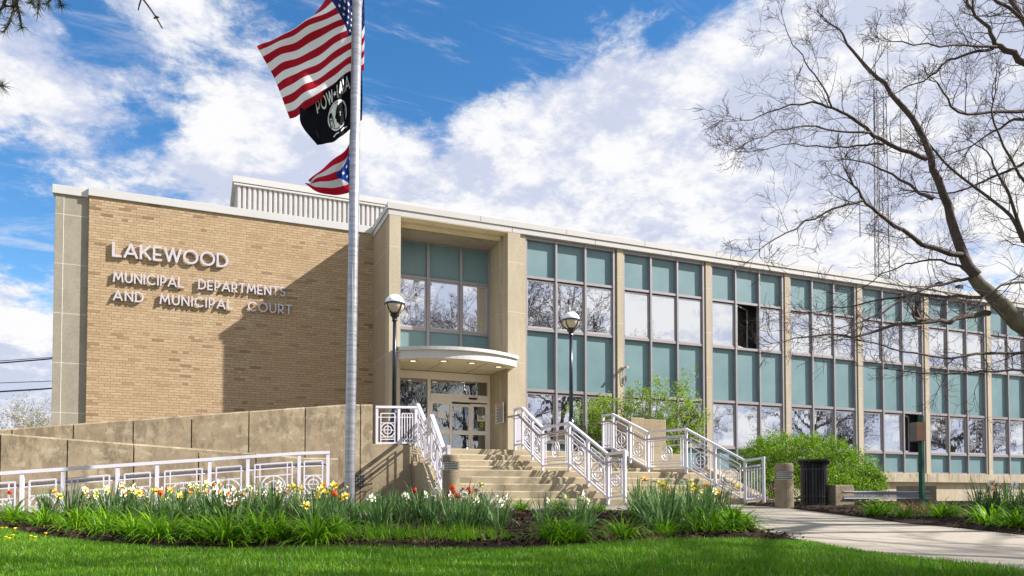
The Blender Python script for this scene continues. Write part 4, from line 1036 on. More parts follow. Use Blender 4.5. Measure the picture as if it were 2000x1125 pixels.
def star(cu, cv, r, asp=1.0, rot=0.0):
    return [(cu + (r if k % 2 == 0 else r * .4) / asp * math.sin(math.pi * k / 5 + rot), cv - (r if k % 2 == 0 else r * .4) * math.cos(math.pi * k / 5 + rot)) for k in range(10)]
def cloth_mat(name, color_fn):
    t = NT(name); c = color_fn(t); t.col(c); t.set(Roughness=.75); t.b.inputs['Specular IOR Level'].default_value = .15
    w = t.N.new("ShaderNodeTexNoise"); w.inputs['Scale'].default_value = 7; t.L.new(t.obj, w.inputs[0]); t.bump(w.outputs[0], .4, .03)
    tr = t.N.new("ShaderNodeBsdfTranslucent"); t.L.new(c, tr.inputs[0]) if not isinstance(c, tuple) else tr.inputs.__getitem__(0).__setattr__('default_value', c)
    mx = t.N.new("ShaderNodeMixShader"); mx.inputs[0].default_value = .35; t.L.new(t.b.outputs[0], mx.inputs[1]); t.L.new(tr.outputs[0], mx.inputs[2]); t.L.new(mx.outputs[0], t.o.inputs[0]); MATS[name] = t.m
RED, WHT, NAVY = lin(196, 30, 50), linf(244, 240, 244), lin(36, 52, 116)
def us_col(t):
    u, v, _ = t.sep(t.tc.outputs['UV'])
    s = t.math('LESS_THAN', t.math('MODULO', t.math('MULTIPLY', v, 13.0), 2.0), 1.0)
    un = t.math('MULTIPLY', t.math('LESS_THAN', u, .4), t.math('LESS_THAN', v, 7 / 13))
    return t.mix(un, t.mix(s, WHT, RED), NAVY)
cloth_mat("us_flag_cloth", us_col)
def oh_col(t):
    u, v, _ = t.sep(t.tc.outputs['UV'])
    s = t.math('LESS_THAN', t.math('MODULO', t.math('MULTIPLY', v, 5.0), 2.0), 1.0)
    tri = t.math('LESS_THAN', u, t.math('MULTIPLY', t.math('SUBTRACT', .5, t.math('ABSOLUTE', t.math('SUBTRACT', v, .5))), .92))
    return t.mix(tri, t.mix(s, lin(240, 236, 240), lin(206, 20, 50)), lin(28, 64, 160))
cloth_mat("burgee_cloth", oh_col)
cloth_mat("black_cloth", lambda t: lin(24, 24, 32))
us = [0, .12, .4, .7, 1]; vs = [0, 2 / 13, 7 / 13, 1]
px = [[(712, -62), (711, -22), (712, 50), (711, 134)], [(694, -60), (696, -18), (706, 62), (709, 138)], [(640, -8), (656, 14), (680, 71), (676, 158)], [(585, 66), (578, 53), (606, 116), (619, 200)], [(522, 108), (504, 93), (534, 150), (566, 232)]]
dp = [[.12, .12, .13, .14], [.22, .24, .26, .2], [.10, -.02, .14, .26], [.30, .06, .20, .10], [.26, .02, .12, .22]]
fU = flag_map(us, vs, px, dp); rU = lambda u, v: .035 * np.sin(17 * u + 5 * v) * u + .018 * np.sin(31 * u - 9 * v) * u
fo = atD(690, 60, PD + .14)
UF = thing("us_flag", "large red and white striped flag with a starred blue canton, topmost on the flagpole", "flag", fo, "flags flying on the flagpole", absolute=True)
cloth("flag_cloth", fU, "us_flag_cloth", UF, ripple=rU, nu=90, nv=53)
S = []
for r in range(9):
    for c in range(6 if r % 2 == 0 else 5): S.append((star((.4 / 12) * (2 * c + 1 + (r % 2)), (7 / 13) * (r + 1) / 10, .026, 1.9), 0, 0))
art("stars", S, fU, ["petal_white"], UF, rU)
us = [0, .25, .5, .75, 1]; vs = [0, .5, 1]
px = [[(707, 140), (708, 186), (707, 234)], [(680, 141), (684, 194), (690, 247)], [(652, 163), (660, 213), (668, 266)], [(622, 186), (632, 236), (644, 279)], [(584, 210), (590, 246), (620, 284)]]
dp = [[.12, .12, .12], [.2, .24, .2], [.02, .10, .12], [.16, .20, .10], [.12, .02, .16]]
fB = flag_map(us, vs, px, dp); rB = lambda u, v: .02 * np.sin(15 * u + 4 * v) * u + .012 * np.sin(28 * u - 11 * v) * u
BF = thing("memorial_flag", "black flag with white lettering and a round emblem, second on the flagpole", "flag", atD(694, 190, PD + .12), "flags flying on the flagpole", absolute=True)
cloth("flag_cloth", fB, "black_cloth", BF, ripple=rB)
pol = []
def txt(s, u0, u1, v0, v1, st=.16):       # u falls from left to right: the flag is seen from behind
    tot = sum(strokes(c)[0] + .35 for c in s) - .35; x = 0
    for ch in s:
        w, sts = strokes(ch)
        for plx in sts:
            for a, b in zip(plx, plx[1:]):
                d = Vector((b[0] - a[0], (b[1] - a[1]) * .8)); nrm = Vector((-d.y, d.x)).normalized() * st / 2; dn = d.normalized() * st * .3
                q = [(a[0] - dn.x + nrm.x, a[1] - dn.y + nrm.y), (b[0] + dn.x + nrm.x, b[1] + dn.y + nrm.y), (b[0] + dn.x - nrm.x, b[1] + dn.y - nrm.y), (a[0] - dn.x - nrm.x, a[1] - dn.y - nrm.y)]
                pol.append(([(u0 + (u1 - u0) * (x + qx) / tot, v1 + (v0 - v1) * qz) for qx, qz in q], 0, 0))
        x += w + .35
txt("POW", .80, .55, .08, .30); txt("MIA", .47, .24, .08, .30); pol.append((star(.51, .19, .06, 1.6), 0, 0))
circ = lambda cu, cv, r, n=28: [(cu + r / 1.5 * math.cos(2 * math.pi * k / n), cv + r * math.sin(2 * math.pi * k / n)) for k in range(n)]
pol.append((circ(.52, .60, .265), 0, 0)); pol.append((circ(.52, .60, .235), 1, 1)); pol.append((circ(.52, .60, .225), 0, 2))
pol.append(([(.53, .50), (.50, .44), (.44, .42), (.39, .46), (.37, .55), (.39, .80), (.50, .82), (.53, .74), (.555, .71), (.55, .66), (.57, .62), (.55, .57)], 1, 3))   # head in profile
tw = [(.66, .50), (.61, .50), (.605, .56), (.665, .56)]; pol.append((tw, 1, 3)); pol.append(([(.675, .50), (.635, .465), (.595, .50)], 1, 3))
for a, b in (((.66, .56), (.675, .76)), ((.61, .56), (.60, .78)), ((.66, .58), (.603, .66)), ((.61, .58), (.668, .66)), ((.667, .66), (.602, .75)), ((.605, .66), (.672, .75))):
    pol.append(([(a[0] - .005, a[1]), (a[0] + .005, a[1]), (b[0] + .005, b[1]), (b[0] - .005, b[1])], 1, 3))
txt("ACNTO", .0, .0001, .9, .95) if False else None
pol.append(([(.66, .90), (.60, .88), (.54, .90), (.54, .925), (.60, .905), (.66, .925)], 0, 0)); pol.append(([(.50, .90), (.44, .88), (.38, .90), (.38, .925), (.44, .905), (.50, .925)], 0, 0))
art("emblem", pol, fB, ["petal_white", "black_cloth"], BF, rB, .005)
us = [0, .25, .5, .8, 1]; vs = [0, .5, 1]
px = [[(689, 262), (690, 322), (682, 372)], [(676, 292), (675, 336), (680, 377)], [(655, 308), (650, 345), (652, 381)], [(622, 336), (618, 352), (618, 374)], [(602, 352), (606, 358), (595, 358)]]
dp = [[.10, .12, .12], [.04, .12, .08], [.10, .02, .12], [.18, .10, .06], [.06, .10, .02]]
fO = flag_map(us, vs, px, dp); rO = lambda u, v: .015 * np.sin(19 * u + 6 * v) * u
OF = thing("state_flag", "small red and white swallowtail flag with a blue starred triangle, lowest on the flagpole", "flag", atD(686, 320, PD + .11), "flags flying on the flagpole", absolute=True)
cloth("flag_cloth", fO, "burgee_cloth", OF, nu=44, nv=30, ripple=rO)
S = [(star(u, v, .05, 1.6, .3), 0, 0) for u, v in ((.30, .50), (.22, .40), (.22, .62), (.12, .30), (.12, .72), (.13, .50))]
art("stars", S, fO, ["petal_white"], OF, rO, .004)

# ------------------------------------------------------------------ trees
def rand_perp(rr, d):
    v = Vector((rr.gauss(0, 1), rr.gauss(0, 1), rr.gauss(0, 1))); v -= d * v.dot(d)
    return v.normalized() if v.length > 1e-4 else Vector((1, 0, 0))
def twig(m, rr, p, d, ln, rad, lev, mi=0, up=.12, kids=(5, 4, 3), wob=.22, tips=None, minr=.0022):
    n = 4 if lev > 0 else 3; pts = [p]; rs = [rad]; q = p.copy(); dd = d.copy(); st = ln / n
    for i in range(n):
        dd = (dd + rand_perp(rr, dd) * wob + Vector((0, 0, up))).normalized(); q = q + dd * st; pts.append(q.copy()); rs.append(max(minr, rad * (1 - .72 * (i + 1) / n)))
    m.tube(pts, rs, 5 if rad > .02 else (4 if rad > .006 else 3), mi, cap=False)
    if tips is not None: tips.append((q.copy(), dd.copy(), lev))
    if lev > 0:
        k = kids[min(lev - 1, len(kids) - 1)]
        for c in range(k):
            t = rr.uniform(.25, 1.0) * n; i = min(int(t), n - 1); b = pts[i].lerp(pts[i + 1], t - i)
            base = (pts[i + 1] - pts[i]).normalized()
            nd = (base * rr.uniform(.6, 1.0) + rand_perp(rr, base) * rr.uniform(.5, .9)).normalized()
            twig(m, rr, b, nd, ln * rr.uniform(.38, .66), max(minr, rs[i] * rr.uniform(.45, .62)), lev - 1, mi, up, kids, wob, tips, minr)

def traced_tree():
    rr = random.Random(77); D0 = 9.6
    T = thing("bare_tree", "large leafless tree leaning in from the right edge across the curtain wall and sky", "tree", G(2270, 1012))
    off = Vector(T.location); tr = MB(); cr = MB()
    def limb(m, pts, r0, r1, d0, d1, twigs=True, n=8, dens=.155, tl=(.22, .62)):
        P = []; r0 *= .74; r1 *= .74
        for i, (x, y) in enumerate(pts):
            t = i / (len(pts) - 1); P.append(atD(x, y, d0 + (d1 - d0) * t) - off)
        # round the corners
        Q = [P[0]]
        for a, b in zip(P, P[1:]): Q += [a.lerp(b, .33), a.lerp(b, .67)]
        Q.append(P[-1]); S = [Q[0]] + [(Q[i - 1] + Q[i] * 2 + Q[i + 1]) / 4 for i in range(1, len(Q) - 1)] + [Q[-1]]
        S = [s + Vector((rr.gauss(0, 1), rr.gauss(0, 1), rr.gauss(0, 1))) * .012 for s in S]
        R = [r0 + (r1 - r0) * (i / (len(S) - 1)) ** .8 for i in range(len(S))]
        m.tube(S, R, n, cap=False)
        if twigs:
            for i in range(len(S) - 1):
                seg = S[i + 1] - S[i]; L = seg.length; c = L / dens; k = int(c) + (1 if rr.random() < c - int(c) else 0)
                if R[i] > .055: k = 1 if rr.random() < .25 else 0
                for j in range(k):
                    b = S[i].lerp(S[i + 1], rr.random()); d = seg.normalized()
                    nd = (d * rr.uniform(.35, .95) + rand_perp(rr, d) * .8).normalized()
                    twig(cr, rr, b, nd, rr.uniform(*tl), min(.007, R[i] * .42), 2, 0, .03, (5, 4), .28, None, .0018)
            d = (S[-1] - S[-2]).normalized()
            for j in range(3): twig(cr, rr, S[-1], (d + rand_perp(rr, d) * .35).normalized(), rr.uniform(.25, .5), R[-1], 2, 0, .06, (5, 4), .22, None, .0024)
    limb(tr, [(2275, 1090), (2268, 950), (2235, 830), (2160, 745), (2080, 690), (2000, 640), (1945, 588), (1902, 540)], .30, .098, D0, D0, False, 14)
    limb(cr, [(1902, 540), (1880, 492), (1862, 442), (1845, 392), (1830, 342), (1816, 292), (1788, 240), (1759, 204), (1729, 175), (1709, 145), (1679, 120), (1660, 92), (1640, 62), (1622, 44)], .095, .012, D0, D0 + .8, True, 9)
    L = [
     ([(1878, 500), (1813, 483), (1768, 456), (1739, 433), (1709, 413), (1684, 388), (1669, 363)], .05, .016, D0, D0 - 1.0),
     ([(1684, 390), (1639, 406), (1599, 418), (1564, 438), (1524, 463), (1485, 488)], .022, .008, D0 - .9, D0 - 1.5),
     ([(1823, 388), (1788, 371), (1748, 343), (1714, 323), (1659, 313)], .034, .010, D0, D0 + .8),
     ([(1811, 308), (1768, 296), (1724, 279), (1699, 256), (1674, 236), (1644, 221), (1624, 206), (1599, 202), (1564, 199), (1530, 210), (1490, 225), (1455, 236)], .042, .007, D0, D0 - .6),
     ([(1624, 206), (1614, 180), (1594, 150), (1574, 130), (1564, 105), (1544, 85), (1534, 50)], .017, .006, D0 - .4, D0 - .2),
     ([(1724, 281), (1679, 284), (1649, 289), (1619, 289), (1584, 281), (1540, 280), (1496, 290)], .020, .006, D0 - .2, D0 + .4),
     ([(1699, 260), (1649, 256), (1599, 251), (1564, 244), (1524, 250), (1485, 270), (1440, 290)], .021, .006, D0 - .2, D0 - 1.1),
     ([(1936, 612), (1893, 614), (1861, 627), (1830, 629), (1797, 620)], .052, .030, D0 + .1, D0 - .6),
     ([(1830, 628), (1775, 631), (1736, 639), (1697, 655), (1654, 657), (1603, 651), (1560, 656), (1520, 668)], .034, .007, D0 - .5, D0 - 1.3),
     ([(1920, 580), (1854, 580), (1822, 580), (1775, 573), (1732, 584), (1682, 596), (1631, 604), (1588, 608)], .034, .008, D0, D0 + .8),
     ([(1893, 533), (1865, 514), (1830, 506), (1791, 514), (1760, 518), (1732, 533), (1690, 560)], .026, .008, D0, D0 + 1.0),
     ([(1893, 541), (1854, 549), (1811, 565), (1771, 580), (1732, 604), (1693, 631), (1640, 640)], .030, .008, D0, D0 - .4),
     ([(2040, 690), (1955, 686), (1920, 690), (1869, 700), (1822, 696), (1775, 690), (1728, 678), (1690, 664)], .032, .009, D0, D0 - .8),
     ([(2060, 722), (1947, 725), (1901, 723), (1861, 731), (1822, 733), (1783, 729), (1736, 721)], .024, .008, D0 + .2, D0 + .3),
     ([(2060, 160), (2000, 119), (1968, 100), (1948, 90), (1940, 75), (1928, 55), (1900, 20)], .07, .022, D0, D0),
     ([(1948, 92), (1898, 87), (1848, 90), (1798, 87), (1744, 80)], .026, .008, D0, D0 - .6),
     ([(1945, 92), (1898, 100), (1858, 115), (1833, 134), (1813, 154), (1778, 169), (1744, 184)], .028, .008, D0, D0 + .7),
     ([(2060, 205), (2000, 214), (1948, 219), (1898, 224), (1863, 219), (1848, 184), (1828, 159)], .040, .010, D0, D0 - .8),
     ([(2060, 300), (2000, 319), (1958, 339), (1908, 364), (1848, 383), (1790, 372)], .036, .010, D0 + .3, D0 + 1.2),
     ([(2030, 520), (2000, 468), (1988, 438), (1973, 378), (1948, 339), (1928, 294)], .048, .012, D0 + .2, D0 + .2),
     ([(2000, 470), (1978, 433), (1958, 403), (1918, 374), (1873, 349), (1848, 319), (1823, 294)], .036, .016, D0 + .2, D0 + .4),
     ([(2050, 400), (2000, 360), (1960, 300), (1945, 250), (1935, 200)], .03, .010, D0 - .4, D0 - 1.0),
     ([(2060, 60), (2000, 40), (1960, 10), (1920, -20)], .04, .02, D0, D0),
     ([(2040, 250), (1990, 225), (1960, 240), (1930, 265), (1900, 280)], .034, .012, D0, D0 + .6),
     ([(2040, 560), (1990, 545), (1950, 560), (1910, 590)], .03, .012, D0 - .3, D0 - .8),
     ([(2060, 110), (1990, 40), (1965, -30)], .05, .03, D0 + .3, D0 + .5)]
    for pts, r0, r1, d0, d1 in L: limb(cr, pts, r0, r1, d0, d1, True, 7)
    # the hidden half of the crown, beyond the frame, that holds the limbs seen entering it
    for pts, r0, r1 in (([(2160, 745), (2210, 560), (2190, 380), (2120, 230), (2060, 140)], .16, .07), ([(2205, 540), (2140, 440), (2060, 300)], .09, .04), ([(2200, 430), (2120, 330), (2060, 205)], .08, .045), ([(2150, 740), (2080, 600), (2030, 520)], .09, .05), ([(2100, 705), (2060, 722)], .05, .03), ([(2120, 715), (2040, 690)], .05, .035)):
        limb(cr, pts, r0, r1, D0, D0, False, 8)
    a = tr.build("trunk", "bark_light", T, smooth=True, fix=False); b = cr.build("crown", "twig", T, smooth=True, fix=False)
    b.data.materials.clear(); b.data.materials.append(MATS["bark_dark"])
    a.location = (0, 0, 0); b.location = (0, 0, 0)
    return T
traced_tree()

def gen_tree(name, label, loc, h, r, seed, levels=4, group=None, spread=.75, crown_mat="bark_dark", fork=.28, minr=.006):
    rr = random.Random(seed); T = thing(name, label, "tree", loc, group); tr = MB(); cr = MB(); tips = []
    P = [Vector((0, 0, -.3))]; R = [r * 1.25]; q = Vector((0, 0, 0)); d = Vector((0, 0, 1)); n = 7; tops = []
    for i in range(n):
        P.append(q.copy()); R.append(r * (1 - .6 * i / n)); q = q + d * (h * .62 / n); d = (d + rand_perp(rr, d) * .09 + Vector((0, 0, .05))).normalized()
    tr.tube(P, R, 12, cap=False)
    for i in range(2, len(P)):
        k = 2 if i > 2 else 1
        if P[i].z < h * fork: continue
        for c in range(k + (2 if i == len(P) - 1 else 0)):
            nd = (Vector((0, 0, rr.uniform(.45, 1.0))) + rand_perp(rr, Vector((0, 0, 1))) * spread).normalized()
            twig(cr, rr, P[i], nd, h * rr.uniform(.30, .46), R[i] * rr.uniform(.42, .6), levels, 0, .10, (4, 4, 5, 6), .16, tips, minr)
    tr.build("trunk", "bark_dark", T, smooth=True, fix=False); cr.build("crown", crown_mat, T, smooth=True, fix=False)
    return T, tips
TREES = [((12.4, -1.8), 12.5, .28, 2, .26, 1.0, .018, "bare tree to the right of the lawn whose branch shadows streak the grass"), ((13, -12), 17, .36, 4, .28, .8, .008, "bare tree mirrored in the entrance windows"), ((21, -10), 17, .36, 4, .22, .9, .008, "bare tree mirrored in the first window bay"),
         ((28, -13), 16, .46, 4, .13, 1.1, .008, "wide bare tree with heavy low limbs mirrored in the second window bay"), ((38, -10), 10.5, .48, 4, .12, 1.2, .008, "wide bare tree mirrored in the middle window bays"), ((50, -6), 11, .5, 4, .12, 1.2, .008, "thick bare tree mirrored in the far window bays"), ((18.5, -24), 18, .36, 4, .28, .8, .008, "farther bare tree mirrored behind the entrance windows"),
         ((8.5, -9.0), 13, .34, 4, .16, 1.0, .008, "bare tree behind the viewpoint, mirrored low in the entrance glass"), ((19.5, 6.8), 13, .28, 3, .25, .9, .010, "bare tree farther right of the lawn, casting thin streaks over the steps"),
         ((16.2, 2.6), 14, .34, 2, .18, 1.15, .020, "spreading bare tree right of the paved walk, casting broad streaks over it"), ((66, -4), 11, .5, 4, .12, 1.2, .008, "farthest bare tree mirrored in the last window bays")]
for i, ((x, y), h, r, lv, fk, sp, mr_, lab) in enumerate(TREES):
    gen_tree("bare_tree", lab, (x, y, gz(x, y)), h, r, 100 + i, lv, "bare trees around the lawn", spread=sp, fork=fk, minr=mr_)
# distant tree, left
p = atD(32, 905, 58); T, tips = gen_tree("budding_tree", "small distant tree in pale bud above the ramp wall at the left edge", (p.x, p.y, -.3), atD(32, 796, 58).z + .6, .2, 8, 3, spread=.7, crown_mat="bark_light")
p2 = atD(66, 905, 62)
rr = random.Random(5); bl = MB()
for (q, d, lv) in tips:
    for k in range(3):
        c = q + Vector((rr.gauss(0, .22), rr.gauss(0, .22), rr.gauss(0, .2))); a = rand_perp(rr, Vector((0, 0, 1))) * .05; b = Vector((rr.gauss(0, .05), rr.gauss(0, .05), .05))
        bl.add([c - a, c + b, c + a, c - b], [(0, 1, 2, 3)])
bl.build("blossom", "blossom", T, fix=False)
T2 = copy_tree(T); T2.location = (p2.x, p2.y, -1.9); T2.rotation_euler = (0, 0, 2.1); T2['label'] = "lower distant tree in pale bud, just left of the building's stone corner"

# conifer whose branch tips hang into the top left corner
def conifer():
    base = Vector((-3.6, .9, -.55)); T = thing("pine_tree", "pine tree at the left whose needled branch tips hang into the top left corner", "tree", base); rr = random.Random(9)
    tr = MB(); tr.tube([(0, 0, -.2), (0, 0, 2), (.05, 0, 4.5), (.05, .05, 7)], [.2, .17, .12, .04], 12, cap=False); tr.build("trunk", "bark_dark", T, smooth=True, fix=False)
    br = MB(); nd = MB()
    def needles(p, d, k=16, ln=.055):
        for i in range(k):
            e = (d * rr.uniform(.2, .9) + rand_perp(rr, d) * .8).normalized() * ln * rr.uniform(.7, 1.2); s = rand_perp(rr, e.normalized()) * .0014
            nd.add([p - s, p + s, p + e], [(0, 1, 2)])
    def spray(pts, r0=.02):
        P = [Vector(q) for q in pts]; br.tube(P, [r0 * (1 - .8 * i / (len(P) - 1)) + .002 for i in range(len(P))], 5, cap=False)
        return P
    tg = lambda x, y, D: atD(x, y, D) - base
    c0 = Vector((.05, .02, 4.2))
    for tgt, sub in ((tg(20, -40, 3.4), [[(25, -20), (28, 20), (20, 40), (8, 62)], [(30, 0), (38, 30), (42, 54)], [(15, -10), (5, 15), (-15, 30)], [(40, -20), (30, 12), (12, 12)]]),
                     (tg(95, -45, 3.3), [[(80, -20), (76, 5), (74, 25)], [(100, -20), (115, -2), (120, 10)], [(60, -20), (64, 0), (62, 6)], [(95, -30), (98, 0), (92, 8)]]),
                     (tg(-30, 160, 3.3), [[(-20, 160), (-8, 165), (4, 167)]])):
        mb = [c0, c0.lerp(tgt, .25) + Vector((0, 0, .16)), c0.lerp(tgt, .5) + Vector((0, 0, .2)), c0.lerp(tgt, .75) + Vector((0, 0, .13)), tgt]; spray(mb, .03)
        for k in range(34):                                  # needled side shoots along the bough
            f = rr.uniform(.6, 3.6); q = mb[int(f)].lerp(mb[int(f) + 1], f - int(f)); bd = (mb[int(f) + 1] - mb[int(f)]).normalized()
            e = (bd * rr.uniform(.3, .8) + rand_perp(rr, bd) * .7 + Vector((0, 0, rr.uniform(0, .35)))).normalized() * rr.uniform(.10, .26); P = spray([q, q + e * .5 + Vector((0, 0, .02)), q + e], .006)
            for c in range(10): needles(P[0].lerp(P[2], rr.uniform(.15, 1)), e.normalized(), 7, .055)
        for s in sub:
            D = 3.35 + rr.uniform(-.1, .1); P = spray([tgt] + [tg(x, y, D) for x, y in s], .009)
            for a, b in list(zip(P, P[1:])):
                for k in range(7): needles(a.lerp(b, rr.random()), (b - a).normalized(), 5, .05)
            needles(P[-1], (P[-1] - P[-2]).normalized(), 14)
    for k in range(26):                                     # the rest of the crown, left of the frame
        z = rr.uniform(2.6, 6.6); a = rr.uniform(1.7, 4.6); ln = (7.2 - z) * rr.uniform(.35, .55); e = Vector((math.cos(a), math.sin(a), -.12)) * ln; P = spray([(0, 0, z), e * .5 + Vector((0, 0, z + .05)), e + Vector((0, 0, z))], .025)
        for i in range(26): needles(P[1].lerp(P[2], rr.random()) + Vector((rr.gauss(0, .08), rr.gauss(0, .08), rr.gauss(0, .06))), e.normalized(), 10, .07)
    br.build("crown", "bark_dark", T, fix=False); nd.build("needles", "pine_needle", T, fix=False)
    tw = MB(); P = [tg(262, -60, 3.3), tg(277, -5, 3.3), tg(290, 12, 3.3), tg(304, 32, 3.3), tg(317, 55, 3.3)]
    tw.tube([c0, c0.lerp(P[0], .6) + Vector((0, 0, .2))] + P, [.02, .012, .008, .005, .004, .004, .003], 5); tw.tube([tg(277, -5, 3.3), tg(272, 10, 3.3), tg(270, 20, 3.3)], [.004, .004, .003], 4)
    tw.tube([tg(300, 36, 3.3), tg(306, 33, 3.3), tg(311, 34, 3.3)], [.003, .006, .002], 5); tw.build("bare_twig", "bark_dark", T, fix=False)
conifer()

# ------------------------------------------------------------------ shrubs
def leaf_quad(m, rr, c, s, d=None):
    n = Vector((rr.gauss(0, 1), rr.gauss(0, 1), rr.gauss(.3, 1))).normalized(); a = rand_perp(rr, n) * s; b = n.cross(a).normalized() * s * .5
    m.add([c - a, c + b * 1.0, c + a, c - b], [(0, 1, 2, 3)])
def shrub(label, blobs, seed, n_leaf, ls, base, mat="shrub_leaf"):
    rr = random.Random(seed); S = thing("round_shrub", label, "shrub", base); st = MB(); lf = MB()
    tot = sum(b[3] * b[4] for b in blobs)
    for (x, y, z, rx, rz) in blobs:
        c = Vector((x, y, z)) - Vector(base); k = int(n_leaf * rx * rz / tot)
        for i in range(max(6, int(16 * rx * rz / tot))):
            e = Vector((rr.gauss(0, 1), rr.gauss(0, 1), abs(rr.gauss(0, .8)) + .15)).normalized(); tgt = c + Vector((e.x * rx, e.y * rx, e.z * rz)) * .88
            twig(st, rr, Vector((rr.gauss(0, .14), rr.gauss(0, .14), 0)) + Vector((c.x * .8, c.y * .8, -.05)), (tgt - Vector((c.x * .8, c.y * .8, 0))).normalized(), (tgt - Vector((c.x * .8, c.y * .8, 0))).length * .75, .013, 2, 0, .02, (4, 4), .2, None, .003)
        cl = []
        for i in range(int(k / 26)):
            e = Vector((rr.gauss(0, 1), rr.gauss(0, 1), rr.gauss(.12, 1))).normalized()
            q = rr.uniform(.42, 1.0) ** .5 * rr.uniform(.90, 1.08)
            cl.append(c + Vector((e.x * rx, e.y * rx, e.z * rz)) * q)
        for q in cl:
            if q.z < -.02: continue
            sp = rr.uniform(.04, .09)
            for j in range(26): leaf_quad(lf, rr, q + Vector((rr.gauss(0, sp), rr.gauss(0, sp), rr.gauss(0, sp * .8))), ls * rr.uniform(.7, 1.2))
    st.build("stems", "bark_dark", S, fix=False); lf.build("leaves", mat, S, fix=False); return S
def blob(x, y, D, rx, rz): p = atD(x, y, D); return (p.x, p.y, p.z, rx / FPX * D, rz / FPX * D)
b0 = atD(1555, 985, 19.6); b0.z = gz(b0.x, b0.y)
shrub("big rounded bright green shrub in fresh leaf behind the litter bin",
      [blob(1540, 895, 19.6, 85, 52), blob(1490, 905, 19.4, 55, 45), blob(1600, 900, 19.8, 75, 50), blob(1655, 925, 19.2, 62, 44), blob(1695, 945, 18.8, 36, 34), blob(1560, 945, 18.9, 120, 42), blob(1650, 955, 18.9, 80, 30)], 21, 60000, .027, b0)
def small_tree():
    rr = random.Random(31); base = atD(1255, 935, 24.3); base.z = -.1
    T = thing("young_tree", "young tree in yellow green new leaf behind the right stair railing", "tree", base); st = MB(); lf = MB(); tips = []
    for (x, y) in ((1345, 740), (1300, 765), (1290, 750), (1235, 765), (1180, 785), (1165, 800), (1140, 835), (1210, 790), (1330, 800), (1375, 810), (1320, 850), (1260, 790), (1275, 845), (1195, 815), (1350, 775), (1230, 800), (1170, 820), (1300, 810), (1365, 838), (1255, 770)):
        D = 24.3 + rr.uniform(-.5, .5); t = atD(x, y, D) - base; s = Vector((t.x * .12, t.y * .12, 0)); mid = s.lerp(t, .5) + Vector((0, 0, .25))
        P = [s, s.lerp(mid, .6), mid, mid.lerp(t, .5) + Vector((0, 0, .06)), t]; st.tube(P, [.02, .016, .012, .009, .005], 5, cap=False)
        for i in range(26):
            k = rr.uniform(.45, 1.0) * 4; j = min(int(k), 3); b = P[j].lerp(P[j + 1], k - j); d = (P[j + 1] - P[j]).normalized()
            twig(st, rr, b, (d * .5 + rand_perp(rr, d) * .8).normalized(), rr.uniform(.16, .42), .005, 1, 0, .1, (4,), .2, tips, .002)
    for q, d, lv in tips:
        for j in range(6 if lv else 5): leaf_quad(lf, rr, q + Vector((rr.gauss(0, .055), rr.gauss(0, .055), rr.gauss(0, .055))), rr.uniform(.024, .046))
    st.build("trunk", "bark_dark", T, fix=False); lf.build("crown", "spring_leaf", T, fix=False)
small_tree()

# ------------------------------------------------------------------ bed plants
def strap(m, rr, base, az, ln, w, lean, curl, n=5, mi=0):
    """one strap leaf: leans out by `lean`, then curls over"""
    e = Vector((math.cos(az), math.sin(az), 0)); s = Vector((-e.y, e.x, 0)); p = Vector(base); a = lean; vs = []; st = ln / n; tw = rr.uniform(-.6, .6)
    for i in range(n + 1):
        t = i / n; ww = w * (1 - t ** 2.2) * (.75 + .5 * t if t < .5 else 1.0); sd = (s * math.cos(tw * t) + Vector((0, 0, 1)).cross(s) * math.sin(tw * t)) * ww
        if i < n: vs += [p - sd, p + sd]
        else: vs += [p]
        p = p + (e * math.sin(a) + Vector((0, 0, math.cos(a)))) * st; a += curl / n * (1 + t)
    fs = [(2 * i, 2 * i + 1, 2 * i + 3, 2 * i + 2) for i in range(n - 1)] + [(2 * n - 2, 2 * n - 1, 2 * n)]
    m.add(vs, fs, mi)
